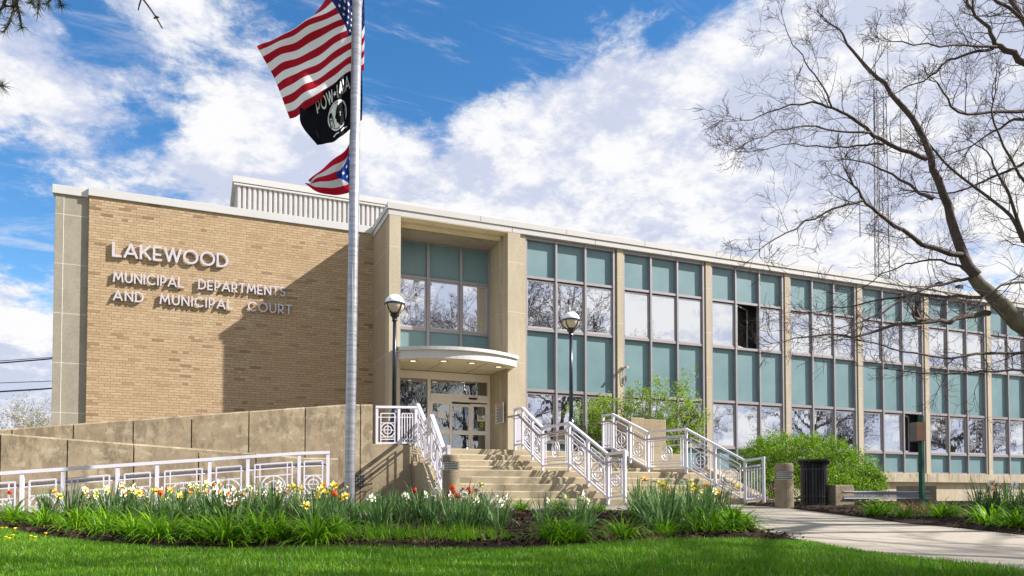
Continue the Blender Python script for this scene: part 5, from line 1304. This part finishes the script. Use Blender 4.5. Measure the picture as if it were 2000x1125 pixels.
def leaf_mesh(kind, seed):
    rr = random.Random(seed); m = MB()
    if kind == 'daylily':
        for i in range(150):
            r = abs(rr.gauss(0, .06)); a = rr.uniform(0, 6.283); strap(m, rr, (r * math.cos(a), r * math.sin(a), -.02), a + rr.gauss(0, .45), rr.uniform(.24, .46), rr.uniform(.006, .0105), rr.uniform(.05, 1.0), rr.uniform(.9, 2.0), 7)
    elif kind == 'daffodil':
        for i in range(62):
            r = abs(rr.gauss(0, .055)); a = rr.uniform(0, 6.283); strap(m, rr, (r * math.cos(a), r * math.sin(a), -.02), a + rr.gauss(0, .6), rr.uniform(.26, .54), rr.uniform(.007, .011), rr.uniform(.0, .5), rr.uniform(-.1, .9), 6)
        for i in range(6): a = rr.uniform(0, 6.283); strap(m, rr, (.04 * math.cos(a), .04 * math.sin(a), 0), a, rr.uniform(.42, .54), .008, .5, 2.0, 7)
    elif kind == 'tulip':
        for i in range(9):
            a = rr.uniform(0, 6.283); strap(m, rr, (.03 * math.cos(a), .03 * math.sin(a), -.02), a, rr.uniform(.16, .28), rr.uniform(.014, .026), rr.uniform(.2, .6), rr.uniform(.2, .9), 5)
    elif kind == 'fine':
        for i in range(170):
            r = abs(rr.gauss(0, .13)); a = rr.uniform(0, 6.283); strap(m, rr, (r * math.cos(a), r * math.sin(a), -.02), rr.uniform(0, 6.283), rr.uniform(.09, .22), .0028, rr.uniform(.0, .5), rr.uniform(.1, .9), 4)
    elif kind == 'straw':
        for i in range(150):
            r = abs(rr.gauss(0, .09)); a = rr.uniform(0, 6.283); strap(m, rr, (r * math.cos(a), r * math.sin(a), -.02), a, rr.uniform(.08, .24), .0022, rr.uniform(.2, 1.2), rr.uniform(.2, 1.6), 4)
    return m.mesh("leaves", {'daylily': "daylily_leaf", 'daffodil': "daffodil_leaf", 'tulip': "daffodil_leaf", 'fine': "daylily_leaf", 'straw': "straw"}[kind])
LEAF = {k: [leaf_mesh(k, 50 + i * 7 + len(k)) for i in range(4 if k in ('daylily', 'daffodil') else 2)] for k in ('daylily', 'daffodil', 'tulip', 'fine', 'straw')}
def bloom_mesh(pet, cup, seed, cl=.024):
    """six petals round a trumpet, facing +X, at the origin"""
    rr = random.Random(seed); m = MB()
    for k in range(6):
        a = math.pi / 3 * k + rr.uniform(-.1, .1); r = .043 * rr.uniform(.9, 1.1); lift = .006 if k % 2 else 0.0; back = rr.uniform(-.008, .006)
        u = Vector((0, math.cos(a), math.sin(a))); s = Vector((0, -math.sin(a), math.cos(a)))
        m.add([u * .004 + Vector((lift, 0, 0)), u * r * .55 - s * .0165 + Vector((lift + .003, 0, 0)), u * r + Vector((lift + back, 0, 0)), u * r * .55 + s * .0165 + Vector((lift + .003, 0, 0)), u * r * .6 + Vector((lift - .002, 0, 0))], [(0, 1, 4), (1, 2, 4), (2, 3, 4), (3, 0, 4)], 0)
    n = 9; R = [(.0, .011), (cl * .7, .012), (cl, .018)]; o = len(m.v)
    for x, r in R:
        for j in range(n): t = 2 * math.pi * j / n; m.v.append((x + .004, r * math.cos(t) * rr.uniform(.93, 1.07), r * math.sin(t)))
    for i in range(2):
        for j in range(n): m.f.append((o + i * n + j, o + i * n + (j + 1) % n, o + (i + 1) * n + (j + 1) % n, o + (i + 1) * n + j)); m.m.append(1)
    m.f.append(tuple(o + j for j in range(n))); m.m.append(1)
    m.tube([(0, 0, 0), (-.02, 0, -.002), (-.032, 0, -.012)], [.006, .004, .003], 5, 2)
    return m.mesh("bloom", [pet, cup, "daffodil_leaf"])
def tulip_mesh(mat, seed):
    rr = random.Random(seed); m = MB()
    for k in range(6):
        a = math.pi / 3 * k; ro = 1.0 if k % 2 else .86; pr_ = [(.004, 0), (.024, .012), (.029, .032), (.024, .052), (.012 + .012 * rr.random(), .068)]; w = [.006, .016, .019, .014, .001]
        e = Vector((math.cos(a), math.sin(a), 0)); s = Vector((-e.y, e.x, 0)); vs = []
        for (r, z), ww in zip(pr_, w): vs += [e * r * ro - s * ww + Vector((0, 0, z)), e * (r * ro + .004) + Vector((0, 0, z)), e * r * ro + s * ww + Vector((0, 0, z))]
        fs = []
        for i in range(4): fs += [(3 * i, 3 * i + 1, 3 * i + 4, 3 * i + 3), (3 * i + 1, 3 * i + 2, 3 * i + 5, 3 * i + 4)]
        m.add(vs, fs)
    return m.mesh("bloom", mat, True)
BLOOM = {'white': bloom_mesh("petal_white", "cup_peach", 1), 'whiteorange': bloom_mesh("petal_white", "cup_orange", 2, .014), 'yellow': bloom_mesh("petal_yellow", "cup_yellow", 3, .034), 'cream': bloom_mesh("petal_cream", "petal_yellow", 4), 'gold': bloom_mesh("cup_yellow", "cup_orange", 5, .03), 'pure': bloom_mesh("petal_white", "petal_cream", 6, .018)}
TUL = {'red': tulip_mesh("petal_red", 1), 'orange': tulip_mesh("petal_orange", 2), 'purple': tulip_mesh("petal_purple", 3)}
def stem_mesh():
    m = MB(); m.tube([(0, 0, -.02), (.01, .0, .18), (.0, .0, .36), (.008, 0, .400), (.03, 0, .412)], [.0045, .004, .0035, .003, .003], 5); return m.mesh("stem", "daffodil_leaf", True)
STEM = stem_mesh()
PLANTS = []
def clump(kind, p, blooms=(), sc=1.0, seed=0, hz=1.0):
    rr = random.Random(seed * 13 + 5); nm = {'daylily': "daylily_clump", 'daffodil': "daffodil_clump", 'tulip': "tulip_clump", 'fine': "grass_clump", 'straw': "dry_grass_clump"}[kind]
    R = thing(nm, "", {'daylily': "plant", 'daffodil': "flowers", 'tulip': "flowers", 'fine': "plant", 'straw': "dry grass"}[kind], p, {'daylily': "leafy clumps in the beds", 'daffodil': "daffodil clumps in the beds", 'tulip': "tulips in the beds", 'fine': "fine grassy tufts in the bed", 'straw': "tufts of dry grass in the beds"}[kind], rotz=rr.uniform(0, 6.28))
    lv = LEAF[kind]; place(lv[seed % len(lv)], "leaves", R, (0, 0, 0), (0, 0, 0), (sc, sc, sc * hz))
    for b in blooms:
        a = rr.uniform(0, 6.28); r = rr.uniform(.02, .13) * sc; hh = rr.uniform(.72, 1.06) * sc; faz = rr.gauss(-.75, .7) - R.rotation_euler.z
        if kind == 'tulip':
            hh *= .80; s = place(STEM, "stem", R, (r * math.cos(a), r * math.sin(a), 0), (rr.gauss(0, .1), rr.gauss(0, .1), 0), (.9, .9, hh / 1.0))
            place(TUL[b], "bloom", s, (.0, 0, .39), (0, 0, rr.uniform(0, 6)), (1.0, 1.0, 1.0 / hh))
        else:
            s = place(STEM, "stem", R, (r * math.cos(a), r * math.sin(a), 0), (rr.gauss(0, .13), rr.gauss(0, .13), faz), hh)
            place(BLOOM[b], "bloom", s, (.045, 0, .40), (rr.uniform(0, 6.28), rr.uniform(-.25, .45), 0), rr.uniform(1.1, 1.45) / hh)
    PLANTS.append((R, kind, tuple(blooms))); return R
rr = random.Random(2024); sd = [0]
def at_bed(x, y): p = G(x, y); return p + Vector((0, 0, .02))
def put(kind, x, y, blooms=(), sc=1.0, hz=1.0):
    sd[0] += 1; return clump(kind, at_bed(x, y), blooms, sc, sd[0], hz)
# front row of bright daylily foliage, left of the flagpole
for x, y, s in ((-40, 1020, 1), (28, 1026, 1.1), (88, 1034, 1.1), (150, 1042, 1.15), (212, 1048, 1.15), (262, 1056, 1.1), (196, 1030, 1.0), (318, 1062, 1.2), (300, 1040, 1.0), (385, 1060, 1.1), (440, 1066, 1.25), (505, 1062, 1.2), (545, 1066, 1.2), (618, 1068, 1.3), (652, 1058, 1.0), (-80, 1024, 1.0)):
    put('daylily', x, y, (), s * .98)
# daffodils behind them
for x, y, b in ((95, 1010, ('gold', 'yellow')), (140, 1006, ('gold',)), (180, 1008, ('cream', 'cream', 'cream', 'cream', 'yellow')), (215, 1012, ('cream', 'cream', 'white', 'cream')), (245, 1018, ('cream', 'white', 'cream', 'yellow')), (262, 1004, ('whiteorange', 'whiteorange', 'gold', 'white', 'white')), (292, 1010, ('yellow', 'cream', 'yellow', 'cream')), (315, 1016, ('cream', 'white', 'yellow')), (352, 1006, ('gold', 'yellow', 'cream', 'cream')),
             (345, 1020, ('gold', 'yellow')), (388, 1010, ('yellow', 'cream', 'gold')), (402, 1022, ('cream', 'yellow')), (432, 1036, ('white', 'whiteorange', 'white', 'whiteorange', 'white', 'white')), (455, 1034, ('white', 'white', 'whiteorange', 'white', 'whiteorange')), (424, 1020, ('white', 'white', 'cream')), (480, 1012, ('pure', 'cream', 'white')), (505, 1008, ('pure', 'white', 'pure')), (530, 1006, ('pure', 'white', 'whiteorange', 'pure')), (552, 1012, ('cream', 'yellow', 'pure')),
             (535, 1022, ('yellow', 'white', 'white')), (580, 1014, ('yellow', 'yellow', 'yellow')), (612, 1020, ('yellow', 'yellow', 'yellow', 'yellow')), (640, 1016, ('yellow', 'gold', 'yellow')), (652, 1030, ('yellow', 'gold')), (612, 1036, ('yellow',)), (668, 1012, ('gold', 'cream')), (690, 1040, ()),
             (735, 1026, ('pure', 'pure')), (762, 1018, ('pure',)), (790, 1022, ()), (742, 1042, ('pure',)), (822, 1020, ('pure', 'pure')), (845, 1024, ('pure',)), (880, 1030, ('cream', 'white')), (905, 1036, ('pure',)), (930, 1034, ('pure', 'pure', 'white')), (958, 1030, ('pure', 'pure', 'pure')), (975, 1036, ('pure', 'pure')), (905, 1016, ('cream',)),
             (1125, 1042, ('cream', 'cream', 'pure')), (1150, 1034, ('pure',)), (1065, 1030, ('pure',))):
    put('daffodil', x, y + 5, b, rr.uniform(.86, 1.24))
for x, y, b in ((1255, 1024, ('gold', 'cream')), (1275, 1036, ('cream', 'yellow')), (1300, 1022, ('cream', 'gold')), (1312, 1040, ('cream',)), (1338, 1028, ('yellow', 'cream', 'cream')), (1350, 1042, ('cream',)), (1372, 1024, ('yellow', 'gold', 'cream')), (1380, 1036, ('yellow', 'cream')), (1398, 1022, ('gold', 'yellow')), (1290, 1046, ()), (1330, 1012, ('gold', 'cream')), (1250, 1010, ('gold', 'gold'))):
    put('daffodil', x, y, b, rr.uniform(1.08, 1.28))
for x, y, s in ((1018, 1002, .95), (1092, 1003, .95), (1170, 1004, .8), (1095, 1062, 1.0), (1125, 1066, .9), (1080, 1064, .9), (1215, 1058, .95), (1300, 1052, .75), (1385, 1046, 1.15), (1432, 1042, 1.1), (1420, 1032, 1.1), (1245, 1012, .9), (680, 1010, .9), (795, 1006, .8), (830, 1000, .8), (705, 1006, .8), (1450, 1036, .9)):
    put('daylily', x, y, (), s)
for x, y, s in ((730, 1064, 1.1), (775, 1060, 1.1), (815, 1062, 1.0), (850, 1060, 1.1), (890, 1063, 1.1), (925, 1060, 1.0), (755, 1052, .8), (990, 1060, .6), (670, 1048, .8), (960, 1050, .6)):
    put('fine', x, y, (), s)
for x, y, s in ((1185, 1062, .9), (1255, 1058, .8), (1275, 1062, .6), (830, 1070, .7)): put('straw', x, y, (), s)
for x, y, b in ((303, 1036, ('orange',)), (810, 1020, ('red',)), (886, 1022, ('orange', 'red', 'orange', 'red')), (900, 1026, ('red', 'orange')), (910, 1024, ('purple', 'red', 'red')), (918, 1028, ('red', 'red')), (648, 1034, ('orange',)), (24, 1003, ('red',)), (336, 1012, ('orange',))):
    put('tulip', x, y, b, 1.25)
# right-hand bed
for x, y, s in ((1712, 1010, 1.05), (1732, 1006, .9), (1767, 1016, .85), (1838, 1016, 1.1), (1855, 1012, .9), (1932, 1030, 1.2), (1988, 1038, 1.1), (2045, 1040, 1.2)):
    put('daylily', x, y, (), s)
for x, y, b in ((1918, 1020, ('gold', 'whiteorange', 'white')), (1940, 1018, ('whiteorange', 'white', 'whiteorange')), (1968, 1022, ('white', 'whiteorange')), (1995, 1022, ('gold', 'white')), (2025, 1026, ('gold',))):
    put('daffodil', x, y, b, 1.2)
for x, y, s in ((1790, 1006, 1.7), (1812, 1004, 1.5), (1772, 1003, 1.3), (1750, 1004, 1.0)): put('straw', x, y, (), s)

ORD = ["first", "second", "third", "fourth", "fifth", "sixth", "seventh", "eighth", "ninth", "tenth", "eleventh", "twelfth", "thirteenth", "fourteenth", "fifteenth", "sixteenth", "seventeenth", "eighteenth", "nineteenth", "twentieth"] + ["twenty-" + o for o in ("first", "second", "third", "fourth", "fifth", "sixth", "seventh", "eighth", "ninth")] + ["thirtieth"] + ["thirty-" + o for o in ("first", "second", "third", "fourth", "fifth", "sixth", "seventh", "eighth", "ninth")] + ["fortieth"]
def screen_x(o): p = Vector(o.location); return p.dot(R3) / p.dot(F3)
XP = screen_x(FP); zones = {}
CNAME = {'gold': 'golden', 'yellow': 'yellow', 'cream': 'cream', 'white': 'white and peach', 'whiteorange': 'white and orange', 'pure': 'white', 'red': 'red', 'orange': 'orange', 'purple': 'purple'}
for R, kind, bl in PLANTS:
    x = screen_x(R); pxx = 1000 + x * FPX
    z = 'right' if pxx > 1660 else ('l' if x < XP else 'r')
    ck = CNAME[max(sorted(set(bl)), key=bl.count)] if bl else None
    zones.setdefault((kind, z, ck), []).append((abs(x - XP) if z != 'right' else x, R, bl))
for (kind, z, ck), it in zones.items():
    it.sort(key=lambda t: t[0])
    noun = {'daylily': "bright green strappy leaf clump", 'daffodil': ("daffodil clump with mainly %s blooms" % ck) if ck else "daffodil clump without blooms", 'tulip': "%s tulip" % ck if ck else "tulip", 'fine': "low fine grassy tuft", 'straw': "tuft of dry straw coloured grass"}[kind]
    where = {'l': "left of the flagpole", 'r': "right of the flagpole", 'right': "along the bed below the sign post"}[z]
    for k, (_, R, bl) in enumerate(it):
        n = len(bl)
        R['label'] = ("only " + noun + " " + where) if len(it) == 1 else (("%s %s, counting rightwards, %s" if z == 'right' else "%s %s %s") % (ORD[k], noun, where))

# dandelions on the lawn, far left
dm = MB(); dm.lathe([(.004, .0), (.014, .004), (.015, .008), (.006, .012)], n=8); dm.tube([(0, 0, -.05), (0, 0, .0)], .0015, 4); DM = dm.mesh("dandelion", "dandelion_yellow")
for k, (x, y) in enumerate(((4, 1041), (12, 1040), (30, 1041), (28, 1042), (11, 1060), (18, 1063), (25, 1056), (60, 1058), (68, 1060), (89, 1052))):
    o = bpy.data.objects.new("dandelion", DM); COL.objects.link(o); p = G(x, y); o.location = p + Vector((0, 0, .046)); o.scale = (1.0, 1.0, 1.0)
    tag(o, "small yellow dandelion open in the lawn before the left end of the bed", "dandelion", "dandelions in the lawn")

# ------------------------------------------------------------------ mulch chips and the lawn
def inside(P, poly):
    x, y = P[:, 0], P[:, 1]; c = np.zeros(len(P), bool); n = len(poly); j = n - 1
    for i in range(n):
        xi, yi = poly[i]; xj, yj = poly[j]
        with np.errstate(divide='ignore', invalid='ignore'):
            c ^= ((yi > y) != (yj > y)) & (x < (xj - xi) * (y - yi) / (yj - yi + 1e-12) + xi)
        j = i
    return c
def gzv(P):
    s = .3856 * P[:, 0] + .9227 * P[:, 1]
    return np.where(s >= 14, -.22, np.where(s >= 5.5, -.22 - (14 - s) * .02706, np.where(s >= 3, -.45 - (5.5 - s) * .04, -.55)))
def big_mesh(name, V, F, mat, kind):
    me = bpy.data.meshes.new(name); k = F.shape[1]
    me.vertices.add(len(V)); me.vertices.foreach_set('co', V.astype(np.float32).ravel())
    me.loops.add(F.size); me.loops.foreach_set('vertex_index', F.astype(np.int32).ravel())
    me.polygons.add(len(F)); me.polygons.foreach_set('loop_start', np.arange(0, F.size, k, dtype=np.int32)); me.polygons.foreach_set('loop_total', np.full(len(F), k, np.int32))
    me.materials.append(MATS[mat]); me.update(calc_edges=True); me.validate()
    o = bpy.data.objects.new(name, me); COL.objects.link(o); o['kind'] = kind; return o
rg = np.random.default_rng(7)
def scatter(poly_in, polys_out, n, bx):
    P = np.stack([rg.uniform(bx[0], bx[1], n), rg.uniform(bx[2], bx[3], n)], 1)
    ok = inside(P, poly_in) if poly_in is not None else np.ones(n, bool)
    for q in polys_out: ok &= ~inside(P, q)
    return P[ok]
def chips(name, poly, bx, n):
    P = scatter(poly, [], n, bx); k = len(P); z = gzv(P) + .03 + rg.uniform(0, .035, k); L = rg.uniform(.010, .034, k); W = rg.uniform(.004, .010, k); a = rg.uniform(0, 6.283, k); tl = rg.normal(0, .35, k)
    e = np.stack([np.cos(a) * np.cos(tl), np.sin(a) * np.cos(tl), np.sin(tl)], 1); s = np.stack([-np.sin(a), np.cos(a), rg.normal(0, .4, k)], 1)
    c = np.stack([P[:, 0], P[:, 1], z], 1); up = np.array([0, 0, .004])
    V = np.concatenate([c - e * L[:, None] - s * W[:, None], c + e * L[:, None] - s * W[:, None], c + e * L[:, None] + s * W[:, None] + up, c - e * L[:, None] + s * W[:, None] + up])
    i = np.arange(k); F = np.stack([i, i + k, i + 2 * k, i + 3 * k], 1)
    o = big_mesh(name, V, F, "mulch_chip", "stuff"); tag(o, "dark bark mulch chips covering the flower bed soil" if poly is bed else "dark bark mulch chips on the bed by the sign post", "mulch")
chips("mulch_chips", bed, (-8, 8, 3, 14), 60000); chips("mulch_chips", bed2, (4, 20, 5, 16), 24000)
def grass():
    bx = (-8.5, 9.0, 1.4, 10.5); P = scatter(None, [bed, pave], 900000, bx)
    s = .3856 * P[:, 0] + .9227 * P[:, 1]; r = P[:, 0] * .9227 - P[:, 1] * .3856
    P = P[(s > 2.4) & (np.abs(r) < s * .80 + 2.2)]; k = len(P)
    h = rg.uniform(.030, .062, k) * (1 + .35 * np.sin(P[:, 0] * 2.1 + 1.3 * np.sin(P[:, 1] * 1.7))); w = rg.uniform(.0016, .003, k); a = rg.uniform(0, 6.283, k); ln = np.abs(rg.normal(0, .5, k)) * h
    d = rg.uniform(0, 6.283, k); z = gzv(P) - .004; b = np.stack([P[:, 0], P[:, 1], z], 1)
    s_ = np.stack([np.cos(a), np.sin(a), np.zeros(k)], 1) * w[:, None]; e = np.stack([np.cos(d), np.sin(d), np.zeros(k)], 1) * ln[:, None]; up = np.stack([np.zeros(k), np.zeros(k), h], 1)
    m1 = b + e * .35 + up * .6
    V = np.concatenate([b - s_, b + s_, m1 + s_ * .8, m1 - s_ * .8, b + e + up]); i = np.arange(k)
    F = np.concatenate([np.stack([i, i + k, i + 2 * k], 1), np.stack([i, i + 2 * k, i + 3 * k], 1), np.stack([i + 3 * k, i + 2 * k, i + 4 * k], 1)])
    o = big_mesh("grass", V, F, "grass_blade", "stuff"); tag(o, "short bright green lawn grass in front of the flower bed", "grass")
grass()
